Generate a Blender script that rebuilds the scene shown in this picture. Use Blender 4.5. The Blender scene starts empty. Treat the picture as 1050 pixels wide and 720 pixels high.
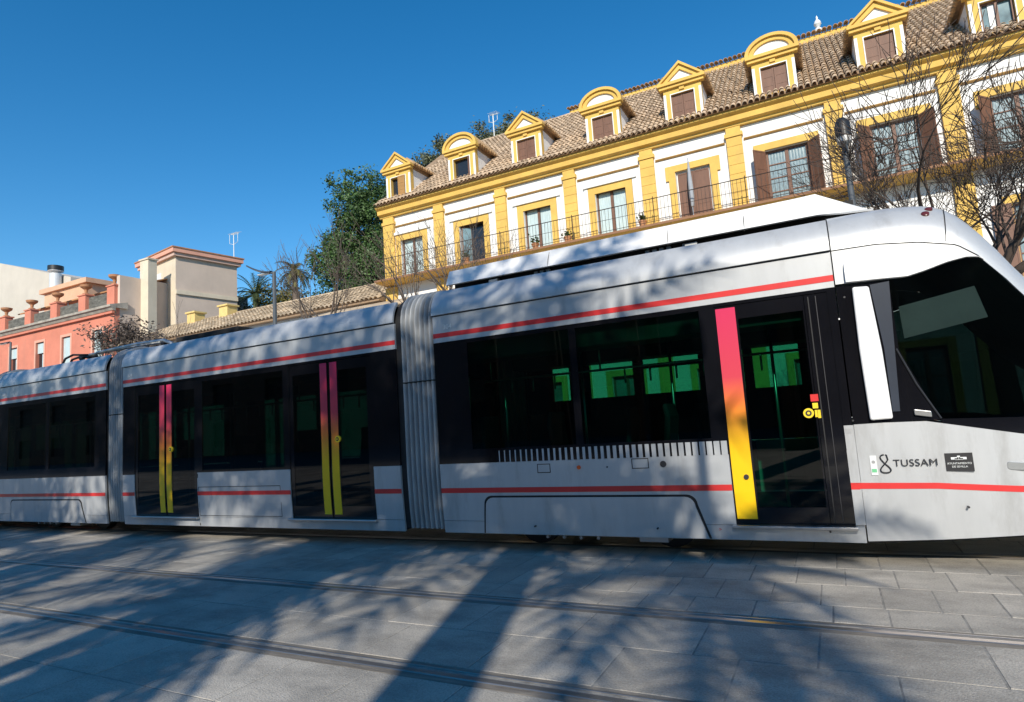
import bpy, bmesh, math, random
from mathutils import Vector, Matrix, noise
R = math.radians
random.seed(7)
S = bpy.context.scene
C = S.collection
PI = math.pi

# ------------------------------------------------------------------ camera, sky, sun, exposure
H = 1.46                                   # eye height in metres
M3 = ((0.88531147, -0.11137789, -0.4514627), (0.4603344, 0.07275802, 0.88475901), (-0.06569506, -0.99111111, 0.11568459))
F_ = 632.335
cam = bpy.data.cameras.new('camera'); co = bpy.data.objects.new('camera', cam); C.objects.link(co)
co.matrix_world = Matrix([[M3[i][0], -M3[i][1], -M3[i][2], (0, 0, H)[i]] for i in range(3)] + [[0, 0, 0, 1]])
cam.sensor_width = 36; cam.lens = F_ / 1050 * 36; cam.clip_start = 0.05; cam.clip_end = 3000
S.camera = co

SUN_EL = 30.0
LX, LY = -0.29, 0.957                      # horizontal travel of the sunlight
w = bpy.data.worlds.new('World'); S.world = w; w.use_nodes = True
nt = w.node_tree; bg = nt.nodes['Background']; sky = nt.nodes.new('ShaderNodeTexSky')
sky.sky_type = 'NISHITA'; sky.sun_disc = False; sky.sun_elevation = R(SUN_EL)
sky.sun_rotation = math.atan2(-LX, -LY)    # azimuth measured from +Y towards +X
sky.altitude = 0; sky.air_density = 1.0; sky.dust_density = 0.0; sky.ozone_density = 2.5
hs = nt.nodes.new('ShaderNodeHueSaturation'); hs.inputs['Value'].default_value = 1.22; hs.inputs['Saturation'].default_value = 1.38; hs.inputs['Hue'].default_value = 0.497
nt.links.new(sky.outputs[0], hs.inputs['Color']); nt.links.new(hs.outputs[0], bg.inputs[0]); bg.inputs[1].default_value = 0.12
sl = bpy.data.lights.new('sun', 'SUN'); sl.energy = 4.8; sl.angle = R(0.5); sl.color = (1.0, 0.92, 0.79)
so = bpy.data.objects.new('sun', sl); C.objects.link(so)
ld = Vector((LX, LY, -math.tan(R(SUN_EL)))).normalized()
so.rotation_euler = ld.to_track_quat('-Z', 'Y').to_euler(); so.location = (8, -25, 30)
S.view_settings.view_transform = 'Standard'; S.view_settings.look = 'None'
S.view_settings.exposure = 0.12; S.view_settings.gamma = 1.0
S.cycles.max_bounces = 10; S.cycles.transparent_max_bounces = 24; S.cycles.transmission_bounces = 8

def at(px, py, Y):
    r = [M3[i][0] * (px - 525) + M3[i][1] * (py - 360) + M3[i][2] * F_ for i in range(3)]
    t = Y / r[1]
    return Vector((r[0] * t, Y, r[2] * t + H))

# ------------------------------------------------------------------ materials
def mat(name, col, rough=0.7, metal=0.0, var=0.12, scale=3.0, bump=0.0, bscale=40.0, island=0.0, coat=0.0, stretch=None, spec=0.5):
    m = bpy.data.materials.new(name); m.use_nodes = True
    n = m.node_tree.nodes; l = m.node_tree.links; p = n['Principled BSDF']
    p.inputs['Roughness'].default_value = rough; p.inputs['Metallic'].default_value = metal
    p.inputs['Coat Weight'].default_value = coat; p.inputs['Coat Roughness'].default_value = 0.08
    p.inputs['Specular IOR Level'].default_value = spec
    tc = n.new('ShaderNodeTexCoord'); src = tc.outputs['Object']
    if stretch:
        mp = n.new('ShaderNodeMapping'); mp.inputs['Scale'].default_value = stretch
        l.new(src, mp.inputs[0]); src = mp.outputs[0]
    nz = n.new('ShaderNodeTexNoise'); nz.inputs['Scale'].default_value = scale; nz.inputs['Detail'].default_value = 8; nz.inputs['Roughness'].default_value = 0.65
    l.new(src, nz.inputs['Vector'])
    mr = n.new('ShaderNodeMapRange'); mr.inputs[1].default_value = 0.3; mr.inputs[2].default_value = 0.7
    mr.inputs[3].default_value = 1 - var; mr.inputs[4].default_value = 1 + var
    l.new(nz.outputs[0], mr.inputs[0]); val = mr.outputs[0]
    if island:
        ge = n.new('ShaderNodeNewGeometry'); m2 = n.new('ShaderNodeMapRange')
        m2.inputs[3].default_value = 1 - island; m2.inputs[4].default_value = 1 + island
        l.new(ge.outputs['Random Per Island'], m2.inputs[0])
        mu = n.new('ShaderNodeMath'); mu.operation = 'MULTIPLY'
        l.new(val, mu.inputs[0]); l.new(m2.outputs[0], mu.inputs[1]); val = mu.outputs[0]
    vm = n.new('ShaderNodeVectorMath'); vm.operation = 'SCALE'; vm.inputs[0].default_value = col
    l.new(val, vm.inputs['Scale']); l.new(vm.outputs[0], p.inputs['Base Color'])
    if bump:
        nb = n.new('ShaderNodeTexNoise'); nb.inputs['Scale'].default_value = bscale; nb.inputs['Detail'].default_value = 6
        l.new(src, nb.inputs['Vector'])
        b = n.new('ShaderNodeBump'); b.inputs['Strength'].default_value = bump; b.inputs['Distance'].default_value = 0.02
        l.new(nb.outputs[0], b.inputs['Height']); l.new(b.outputs[0], p.inputs['Normal'])
    return m

def glass(name, tint, rough=0.02, refl=1.0):
    m = bpy.data.materials.new(name); m.use_nodes = True
    n = m.node_tree.nodes; l = m.node_tree.links; n.remove(n['Principled BSDF'])
    t = n.new('ShaderNodeBsdfTransparent'); t.inputs[0].default_value = (*tint, 1)
    g = n.new('ShaderNodeBsdfGlossy'); g.inputs['Roughness'].default_value = rough; g.inputs[0].default_value = (refl, refl, refl, 1)
    fr = n.new('ShaderNodeFresnel'); fr.inputs[0].default_value = 1.5
    ge = n.new('ShaderNodeNewGeometry'); io = n.new('ShaderNodeMapRange'); io.inputs[3].default_value = 1.5; io.inputs[4].default_value = 1 / 1.5
    l.new(ge.outputs['Backfacing'], io.inputs[0]); l.new(io.outputs[0], fr.inputs[0])   # a thin pane mirrors alike from both sides
    mx = n.new('ShaderNodeMixShader'); l.new(fr.outputs[0], mx.inputs[0]); l.new(t.outputs[0], mx.inputs[1]); l.new(g.outputs[0], mx.inputs[2])
    l.new(mx.outputs[0], n['Material Output'].inputs[0])
    return m

def ramp_mat(name, z0, z1, stops, rough=0.35):
    """a printed vertical colour fade (door edge foil)"""
    m = bpy.data.materials.new(name); m.use_nodes = True
    n = m.node_tree.nodes; l = m.node_tree.links; p = n['Principled BSDF']; p.inputs['Roughness'].default_value = rough
    tc = n.new('ShaderNodeNewGeometry'); sx = n.new('ShaderNodeSeparateXYZ'); l.new(tc.outputs['Position'], sx.inputs[0])
    mr = n.new('ShaderNodeMapRange'); mr.inputs[1].default_value = z0; mr.inputs[2].default_value = z1; l.new(sx.outputs[2], mr.inputs[0])
    cr = n.new('ShaderNodeValToRGB'); l.new(mr.outputs[0], cr.inputs[0])
    e = cr.color_ramp.elements
    e[0].position = stops[0][0]; e[0].color = (*stops[0][1], 1); e[1].position = stops[-1][0]; e[1].color = (*stops[-1][1], 1)
    for s in stops[1:-1]:
        k = e.new(s[0]); k.color = (*s[1], 1)
    l.new(cr.outputs[0], p.inputs['Base Color'])
    return m

MT = {}
def M(k): return MT[k]
MT['silver'] = mat('silver_paint', (0.50, 0.515, 0.53), 0.40, 0.30, 0.06, 2.2, coat=0.12, stretch=(2.5, 2.5, 0.5))
def add_grime(m, col, scale, stretch, lo, hi, amt):
    n = m.node_tree.nodes; l = m.node_tree.links; p = n['Principled BSDF']; src = p.inputs['Base Color'].links[0].from_socket
    tc = n.new('ShaderNodeTexCoord'); mp = n.new('ShaderNodeMapping'); mp.inputs['Scale'].default_value = stretch; l.new(tc.outputs['Object'], mp.inputs[0])
    nz = n.new('ShaderNodeTexNoise'); nz.inputs['Scale'].default_value = scale; nz.inputs['Detail'].default_value = 10; nz.inputs['Roughness'].default_value = 0.7; l.new(mp.outputs[0], nz.inputs['Vector'])
    mr = n.new('ShaderNodeMapRange'); mr.inputs[1].default_value = lo; mr.inputs[2].default_value = hi; mr.inputs[4].default_value = amt; l.new(nz.outputs[0], mr.inputs[0])
    mx = n.new('ShaderNodeMix'); mx.data_type = 'RGBA'; mx.inputs['B'].default_value = (*col, 1); l.new(mr.outputs[0], mx.inputs['Factor']); l.new(src, mx.inputs['A']); l.new(mx.outputs['Result'], p.inputs['Base Color'])
    return m
add_grime(MT['silver'], (0.20, 0.185, 0.165), 3.0, (1.5, 1.5, 0.35), 0.52, 0.78, 0.42)
MT['white_paint'] = mat('white_paint', (0.80, 0.80, 0.80), 0.35, 0.0, 0.04, 2.0, coat=0.3)
MT['pale_grey_paint'] = mat('pale_grey_paint', (0.66, 0.68, 0.70), 0.4, 0.1, 0.06, 3.0, coat=0.2)
MT['black_gloss'] = mat('black_gloss_panel', (0.006, 0.006, 0.008), 0.08, 0.0, 0.2, 2.0)
MT['black_rubber'] = mat('black_rubber', (0.012, 0.012, 0.013), 0.65)
MT['dark_metal'] = mat('dark_metal', (0.05, 0.05, 0.055), 0.5, 0.6)
MT['under'] = mat('underframe_dirt', (0.02, 0.019, 0.018), 0.85, 0.0, 0.4, 6)
MT['red'] = mat('red_line_foil', (0.62, 0.035, 0.035), 0.35, 0, 0.06, 4)
MT['bellows'] = mat('grey_bellows_fabric', (0.29, 0.305, 0.32), 0.55, 0.0, 0.22, 5, stretch=(1, 1, 0.4))
MT['glass'] = glass('green_tinted_glass', (0.075, 0.33, 0.23), 0.015, 0.8)
MT['dark_glass'] = glass('dark_tinted_glass', (0.022, 0.075, 0.06), 0.015, 0.8)
MT['deep_glass'] = glass('deep_tinted_glass', (0.012, 0.03, 0.028), 0.015, 0.8)
MT['cab_glass'] = glass('dark_cab_glass', (0.17, 0.22, 0.22), 0.015, 0.8)
MT['interior'] = mat('dark_interior_lining', (0.03, 0.032, 0.035), 0.6)
MT['seat'] = mat('seat_cover', (0.02, 0.03, 0.05), 0.8)
MT['steel'] = mat('brushed_steel', (0.5, 0.5, 0.5), 0.3, 0.9)
MT['foil'] = ramp_mat('pink_to_yellow_foil', 0.4, 2.47, [(0.0, (0.92, 0.58, 0.008)), (0.34, (0.92, 0.52, 0.008)), (0.52, (0.80, 0.20, 0.03)), (0.66, (0.60, 0.05, 0.08)), (1.0, (0.60, 0.025, 0.10))])
MT['yellow'] = mat('yellow_sticker', (0.85, 0.6, 0.02), 0.5)
MT['green'] = mat('green_sticker', (0.15, 0.5, 0.25), 0.5)
MT['ink'] = mat('dark_ink', (0.015, 0.015, 0.018), 0.5)
MT['pale'] = mat('pale_print', (0.7, 0.72, 0.72), 0.5)
MT['blind'] = mat('grey_sun_blind', (0.72, 0.74, 0.70), 0.8)
MT['slab'] = mat('grey_granite_slabs', (0.42, 0.385, 0.33), 0.62, 0.0, 0.22, 1.3, bump=0.4, bscale=100, island=0.16)
add_grime(MT['slab'], (0.15, 0.14, 0.125), 1.1, (1, 1.6, 1), 0.46, 0.66, 0.7)
add_grime(MT['slab'], (0.42, 0.41, 0.39), 2.3, (0.5, 1.5, 1), 0.58, 0.75, 0.35)
add_grime(MT['slab'], (0.13, 0.125, 0.12), 75, (1, 1, 1), 0.48, 0.62, 0.5)
add_grime(MT['slab'], (0.52, 0.51, 0.48), 60, (1, 1, 1), 0.54, 0.66, 0.5)
add_grime(MT['slab'], (0.06, 0.055, 0.05), 11, (1, 1, 1), 0.70, 0.74, 0.7)
MT['joint'] = mat('joint_grit', (0.24, 0.23, 0.21), 0.9, 0, 0.4, 8, bump=0.4)
MT['rail'] = mat('worn_rail_steel', (0.42, 0.39, 0.36), 0.28, 0.8, 0.3, 6, stretch=(0.3, 6, 1))
MT['groove'] = mat('rail_groove_dirt', (0.012, 0.011, 0.010), 0.9)
MT['rust'] = mat('rusty_concrete_edge', (0.18, 0.16, 0.135), 0.85, 0, 0.4, 5, bump=0.4, stretch=(0.5, 4, 1))
MT['ground'] = mat('grey_street_ground', (0.17, 0.17, 0.168), 0.85, 0, 0.2, 0.6, bump=0.3, bscale=15)
MT['ochre'] = mat('ochre_yellow_plaster', (0.70, 0.445, 0.105), 0.8, 0, 0.14, 1.1, bump=0.1, bscale=20)
add_grime(MT['ochre'], (0.42, 0.28, 0.11), 2.0, (1, 1, 0.4), 0.55, 0.75, 0.45)
MT['white_wall'] = mat('white_plaster', (0.80, 0.795, 0.78), 0.8, 0, 0.05, 1.0, bump=0.08, bscale=18)
add_grime(MT['white_wall'], (0.52, 0.50, 0.46), 1.6, (1.2, 1.2, 0.3), 0.55, 0.8, 0.4)
MT['brown_line'] = mat('brown_moulding', (0.40, 0.23, 0.07), 0.8)
MT['tile'] = mat('clay_roof_tile', (0.50, 0.37, 0.25), 0.85, 0, 0.28, 5.0, island=0.32, bump=0.2, bscale=30)
MT['tile_bed'] = mat('roof_tile_bed', (0.30, 0.20, 0.12), 0.9, 0, 0.3, 4)
MT['eave_tile'] = mat('eave_tile', (0.42, 0.27, 0.14), 0.85, 0, 0.25, 5.0, island=0.25)
MT['wood'] = mat('brown_shutter_wood', (0.16, 0.075, 0.045), 0.6, 0, 0.2, 6, stretch=(1, 1, 0.2))
MT['pane'] = mat('window_pane', (0.16, 0.24, 0.26), 0.06, 0, 0.5, 1.2)
MT['curtain'] = mat('pale_curtain', (0.50, 0.60, 0.60), 0.25, 0, 0.25, 5, stretch=(6, 1, 0.4))
MT['grey_curtain'] = mat('grey_curtain', (0.22, 0.29, 0.31), 0.2, 0, 0.4, 5, stretch=(6, 1, 1.5))
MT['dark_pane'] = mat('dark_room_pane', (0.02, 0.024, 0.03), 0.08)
MT['iron'] = mat('dark_wrought_iron', (0.05, 0.035, 0.03), 0.6, 0.4)
MT['coral'] = mat('coral_plaster', (0.62, 0.215, 0.14), 0.85, 0, 0.12, 0.7, bump=0.08)
add_grime(MT['coral'], (0.42, 0.19, 0.14), 0.9, (1, 1, 0.3), 0.5, 0.8, 0.5)
MT['coral_pale'] = mat('pale_coral_plaster', (0.70, 0.36, 0.26), 0.8, 0, 0.06, 1)
MT['stone_coping'] = mat('weathered_coping', (0.36, 0.32, 0.27), 0.9, 0, 0.35, 1.5)
MT['cream'] = mat('cream_and_sunlit_plaster', (0.66, 0.57, 0.44), 0.85, 0, 0.1, 0.6)  # also on the tower front, where it carries the sunlit tone
add_grime(MT['cream'], (0.42, 0.36, 0.29), 0.8, (1, 1, 0.3), 0.5, 0.8, 0.5)
MT['beige'] = mat('beige_plaster', (0.58, 0.47, 0.39), 0.85, 0, 0.08, 0.6)
add_grime(MT['beige'], (0.40, 0.33, 0.28), 0.6, (1, 1, 0.3), 0.5, 0.8, 0.45)
MT['pale_wall'] = mat('pale_grey_plaster', (0.55, 0.50, 0.43), 0.85, 0, 0.08, 0.4)
MT['terracotta'] = mat('terracotta', (0.42, 0.20, 0.10), 0.8, 0, 0.2, 3)
MT['zinc'] = mat('zinc_metal', (0.45, 0.46, 0.47), 0.4, 0.7)
MT['lamp_grey'] = mat('grey_lamp_paint', (0.10, 0.11, 0.12), 0.5, 0.3)
MT['lamp_black'] = mat('black_lamp_paint', (0.02, 0.022, 0.024), 0.45, 0.2)
MT['frosted'] = mat('frosted_lamp_glass', (0.6, 0.6, 0.58), 0.4)
MT['bark'] = mat('dark_bark', (0.055, 0.045, 0.037), 0.9, 0, 0.3, 8, bump=0.6, bscale=20)
MT['twig_bark'] = mat('brown_twig_bark', (0.065, 0.047, 0.037), 0.9, 0, 0.3, 8)
MT['pale_bark'] = mat('grey_bark', (0.13, 0.10, 0.08), 0.9, 0, 0.3, 8, bump=0.4)
MT['leaf'] = mat('evergreen_leaf', (0.06, 0.115, 0.03), 0.55, 0, 0.35, 0.7, island=0.45)
MT['leaf_olive'] = mat('olive_leaf', (0.11, 0.12, 0.06), 0.6, 0, 0.3, 0.6, island=0.4)
MT['leaf_dry'] = mat('dry_brown_leaf', (0.11, 0.085, 0.07), 0.7, 0, 0.3, 1.0, island=0.5)
MT['leaf_yellow'] = mat('yellow_green_leaf', (0.13, 0.12, 0.03), 0.6, 0, 0.3, 0.8, island=0.4)
MT['palm'] = mat('palm_frond', (0.06, 0.085, 0.03), 0.5, 0, 0.2, 1.0, island=0.3)

# ------------------------------------------------------------------ mesh building helpers
class MB:
    def __init__(s): s.v = []; s.f = []; s.mi = []; s.cur = 0
    def _f(s, idx): s.f.append(idx); s.mi.append(s.cur)
    def box(s, x0, x1, y0, y1, z0, z1, rot=0.0, about=None):
        b = len(s.v)
        pts = [(x0, y0, z0), (x1, y0, z0), (x1, y1, z0), (x0, y1, z0), (x0, y0, z1), (x1, y0, z1), (x1, y1, z1), (x0, y1, z1)]
        if rot:
            cx, cy = about or ((x0 + x1) / 2, (y0 + y1) / 2); c_, s_ = math.cos(rot), math.sin(rot)
            pts = [(cx + (x - cx) * c_ - (y - cy) * s_, cy + (x - cx) * s_ + (y - cy) * c_, z) for x, y, z in pts]
        s.v += pts
        for q in ((0, 3, 2, 1), (4, 5, 6, 7), (0, 1, 5, 4), (1, 2, 6, 5), (2, 3, 7, 6), (3, 0, 4, 7)): s._f(tuple(b + i for i in q))
        return s
    def prism(s, poly, y0, y1):
        """polygon in (x, z), extruded along y"""
        b = len(s.v); n = len(poly)
        s.v += [(x, y0, z) for x, z in poly] + [(x, y1, z) for x, z in poly]
        s._f(tuple(b + i for i in range(n))); s._f(tuple(b + n + i for i in reversed(range(n))))
        for i in range(n):
            j = (i + 1) % n; s._f((b + i, b + n + i, b + n + j, b + j))
        return s
    def prism_x(s, poly, x0, x1):
        """polygon in (y, z), extruded along x"""
        b = len(s.v); n = len(poly)
        s.v += [(x0, y, z) for y, z in poly] + [(x1, y, z) for y, z in poly]
        s._f(tuple(b + i for i in range(n))); s._f(tuple(b + n + i for i in reversed(range(n))))
        for i in range(n):
            j = (i + 1) % n; s._f((b + i, b + n + i, b + n + j, b + j))
        return s
    def ring(s, outer, inner, y0, y1):
        """frame between two outlines of equal length, extruded along y"""
        n = len(outer); b = len(s.v)
        for y in (y0, y1): s.v += [(x, y, z) for x, z in outer] + [(x, y, z) for x, z in inner]
        for i in range(n):
            j = (i + 1) % n
            o0, o1, i0, i1 = b + i, b + j, b + n + i, b + n + j
            O0, O1, I0, I1 = o0 + 2 * n, o1 + 2 * n, i0 + 2 * n, i1 + 2 * n
            s._f((o0, o1, i1, i0)); s._f((O0, I0, I1, O1)); s._f((o0, O0, O1, o1)); s._f((i0, i1, I1, I0))
        return s
    def tube(s, pts, rad, n=8, cap=True):
        pts = [Vector(p) for p in pts]; rad = rad if isinstance(rad, (list, tuple)) else [rad] * len(pts)
        b = len(s.v); up = None
        for k, p in enumerate(pts):
            d = (pts[min(k + 1, len(pts) - 1)] - pts[max(k - 1, 0)])
            d = d.normalized() if d.length > 1e-9 else Vector((0, 0, 1))
            if up is None:
                up = d.cross(Vector((0.31, 0.17, 0.93))) if abs(d.z) < 0.9 else d.cross(Vector((1, 0.1, 0)))
            up = (up - d * up.dot(d)); up = up.normalized() if up.length > 1e-6 else d.orthogonal().normalized()
            sd = d.cross(up)
            for i in range(n):
                a = 2 * PI * i / n; q = p + (up * math.cos(a) + sd * math.sin(a)) * rad[k]; s.v.append(q[:])
        for k in range(len(pts) - 1):
            for i in range(n):
                j = (i + 1) % n; o = b + k * n
                s._f((o + i, o + j, o + n + j, o + n + i))
        if cap:
            s._f(tuple(b + i for i in reversed(range(n)))); e = b + (len(pts) - 1) * n; s._f(tuple(e + i for i in range(n)))
        return s
    def lathe(s, prof, cx, cy, n=16):
        b = len(s.v)
        for r, z in prof:
            for i in range(n):
                a = 2 * PI * i / n; s.v.append((cx + r * math.cos(a), cy + r * math.sin(a), z))
        for k in range(len(prof) - 1):
            for i in range(n):
                j = (i + 1) % n; o = b + k * n; s._f((o + i, o + j, o + n + j, o + n + i))
        s._f(tuple(b + i for i in reversed(range(n)))); e = b + (len(prof) - 1) * n; s._f(tuple(e + i for i in range(n)))
        return s
    def grid(s, rows):
        """rows: list of equal-length point lists"""
        b = len(s.v); m = len(rows[0])
        for r in rows: s.v += [tuple(p) for p in r]
        for i in range(len(rows) - 1):
            for j in range(m - 1): s._f((b + i * m + j, b + i * m + j + 1, b + (i + 1) * m + j + 1, b + (i + 1) * m + j))
        return s
    def quad(s, a, b_, c, d):
        b = len(s.v); s.v += [tuple(a), tuple(b_), tuple(c), tuple(d)]; s._f((b, b + 1, b + 2, b + 3)); return s
    def build(s, name, mats, parent=None, smooth=False, solid=0.0, bevel=0.0, fix=True, loc=None):
        me = bpy.data.meshes.new(name); me.from_pydata(s.v, [], s.f)
        for m in (mats if isinstance(mats, (list, tuple)) else [mats]): me.materials.append(m)
        for p, i in zip(me.polygons, s.mi): p.material_index = i; p.use_smooth = bool(smooth)
        if fix:
            bm = bmesh.new(); bm.from_mesh(me); bmesh.ops.recalc_face_normals(bm, faces=bm.faces); bm.to_mesh(me); bm.free()
        me.update()
        if smooth and smooth is not True: me.set_sharp_from_angle(angle=R(smooth))
        o = bpy.data.objects.new(name, me); C.objects.link(o)
        if parent: attach(o, parent)
        if solid:
            k = o.modifiers.new('solid', 'SOLIDIFY'); k.thickness = solid; k.offset = -1
            if smooth:
                k = o.modifiers.new('split', 'EDGE_SPLIT'); k.split_angle = R(38); k.use_edge_sharp = True
        if bevel:
            k = o.modifiers.new('bevel', 'BEVEL'); k.width = bevel; k.segments = 2; k.limit_method = 'ANGLE'; k.angle_limit = R(40)
        return o

def world_of(o):
    m = o.matrix_basis.copy()
    return world_of(o.parent) @ o.matrix_parent_inverse @ m if o.parent else m
def attach(o, parent):
    o.parent = parent; o.matrix_parent_inverse = world_of(parent).inverted()
def tag(o, label, cat, group=None, kind=None):
    if label: o['label'] = label
    if cat: o['category'] = cat
    if group: o['group'] = group
    if kind: o['kind'] = kind
    return o
def thing(name, loc, label, cat, group=None, rz=0.0):
    o = bpy.data.objects.new(name, None); C.objects.link(o); o.location = loc; o.rotation_euler = (0, 0, rz); o.empty_display_size = 0.3
    return tag(o, label, cat, group)
def struct(o): o['kind'] = 'structure'; return o
def text_mesh(txt, size, loc, m, name, parent, depth=0.002, align='LEFT', spacing=1.0, sx=1.0):
    cu = bpy.data.curves.new('lettering', 'FONT'); cu.body = txt; cu.size = size; cu.extrude = depth; cu.align_x = align; cu.space_character = spacing
    t = bpy.data.objects.new('lettering', cu); C.objects.link(t); bpy.context.view_layer.update()
    me = bpy.data.meshes.new_from_object(t.evaluated_get(bpy.context.evaluated_depsgraph_get()))
    bpy.data.objects.remove(t)
    me.transform(Matrix.Translation(loc) @ Matrix.Rotation(R(90), 4, 'X') @ Matrix.Diagonal((sx, 1, 1, 1)))
    me.materials.clear(); me.materials.append(m)
    o = bpy.data.objects.new(name, me); C.objects.link(o); attach(o, parent)
    return o
def interp(x, xs, ys):
    if x <= xs[0]: return ys[0]
    for i in range(len(xs) - 1):
        if x <= xs[i + 1]: return ys[i] + (ys[i + 1] - ys[i]) * (x - xs[i]) / (xs[i + 1] - xs[i])
    return ys[-1]

# ================================================================== THE GROUND
g = MB(); g.quad((-900, -700, -0.012), (900, -700, -0.012), (900, 1300, -0.012), (-900, 1300, -0.012))
struct(g.build('ground', M('ground'), fix=False))
g = MB(); g.quad((-60, -9, -0.0025), (16, -9, -0.0025), (16, 14, -0.0025), (-60, 14, -0.0025))
struct(g.build('pavement_bed', M('joint'), fix=False))

RAILS = (3.215, 4.65, 6.96, 8.39)           # rail centre lines: near track and tram track
def slab_field():
    rnd = random.Random(3); s = MB()
    bands = [(-9.0, [0.62] * 19, 0.6)]
    def lay(y0, y1, wmean, wjit, through=None):
        x = -58 + rnd.random()
        while x < 15:
            wd = wmean * (1 + wjit * (rnd.random() - 0.5))
            gp = 0.002 + 0.0025 * rnd.random()
            t = [0.003 * (rnd.random() - 0.5) for _ in range(4)]
            a, b = x + gp, x + wd - gp; c, d = y0 + gp, y1 - gp; e = 0.004
            base = len(s.v)
            s.v += [(a, c, -0.006), (b, c, -0.006), (b, d, -0.006), (a, d, -0.006),
                    (a + e, c + e, t[0]), (b - e, c + e, t[1]), (b - e, d - e, t[2]), (a + e, d - e, t[3])]
            for q in ((4, 5, 6, 7), (0, 1, 5, 4), (1, 2, 6, 5), (2, 3, 7, 6), (3, 0, 4, 7)): s._f(tuple(base + i for i in q))
            x += wd * (1.0 if rnd.random() > 0.08 else 1.0)
    def rows(y0, y1, n, wmean, wjit=0.25):
        for i in range(n): lay(y0 + (y1 - y0) * i / n, y0 + (y1 - y0) * (i + 1) / n, wmean, wjit)
    rows(-9, 3.112, 19, 0.62)
    rows(3.328, 4.547, 2, 0.78)
    lay(4.763, 5.14, 0.42, 0.7)
    rows(5.14, 6.855, 3, 0.37, 0.18)
    rows(7.073, 8.287, 2, 0.6); rows(8.503, 14, 9, 0.6)
    return s
struct(slab_field().build('paving', M('slab'), fix=False))
for i, y in enumerate(RAILS):
    a = MB(); a.box(-58, 15, y - 0.10, y - 0.045, -0.02, -0.001); a.box(-58, 15, y + 0.075, y + 0.11, -0.02, -0.001)
    struct(a.build('track_edge', M('rust')))
    a = MB(); a.prism_x([(y - 0.042, -0.03), (y - 0.042, 0.0), (y - 0.036, 0.004), (y + 0.012, 0.004), (y + 0.016, 0.0), (y + 0.016, -0.03)], -58, 15)
    a.prism_x([(y + 0.056, -0.03), (y + 0.056, 0.0), (y + 0.06, 0.003), (y + 0.07, 0.003), (y + 0.072, 0.0), (y + 0.072, -0.03)], -58, 15)
    o = struct(a.build('track_rail', M('rail')))
    a = MB(); a.box(-58, 15, y + 0.016, y + 0.056, -0.05, -0.030)
    struct(a.build('rail_groove', M('groove')))

# ================================================================== THE TRAM
TY = 7.675; HW = 1.325                       # tram centre line and half width
ZT = 3.25
tram = thing('tram', (-6, TY, 0), 'silver articulated tram with red lines and black window band on the far track', 'tram')
def low_in(z): return 0.05 * ((1.0 - z) / 0.8) ** 2 if z < 1.0 else 0.0
COVE = [(0.42 * (1 - math.cos(a)), 2.85 + 0.40 * math.sin(a)) for a in [PI / 2 * i / 9 for i in range(10)]]
def side_pt(x, z, off, sd): return (x, TY - sd * (HW - low_in(z) + off), z)
def rect(mb, x0, x1, z0, z1, off=0.0, sd=1, nz=None):
    nz = nz or max(1, int((z1 - z0) / 0.25))
    zs = [z0 + (z1 - z0) * i / nz for i in range(nz + 1)]
    mb.grid([[side_pt(x0, z, off, sd), side_pt(x1, z, off, sd)] if sd > 0 else [side_pt(x1, z, off, sd), side_pt(x0, z, off, sd)] for z in zs])
def ivals(x0, x1, cuts):
    out = []; x = x0
    for a, b in sorted(cuts):
        if a > x: out.append((x, a))
        x = max(x, b)
    if x < x1: out.append((x, x1))
    return out
BZ0, BZ1 = 1.02, 2.505                       # black window band
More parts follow.
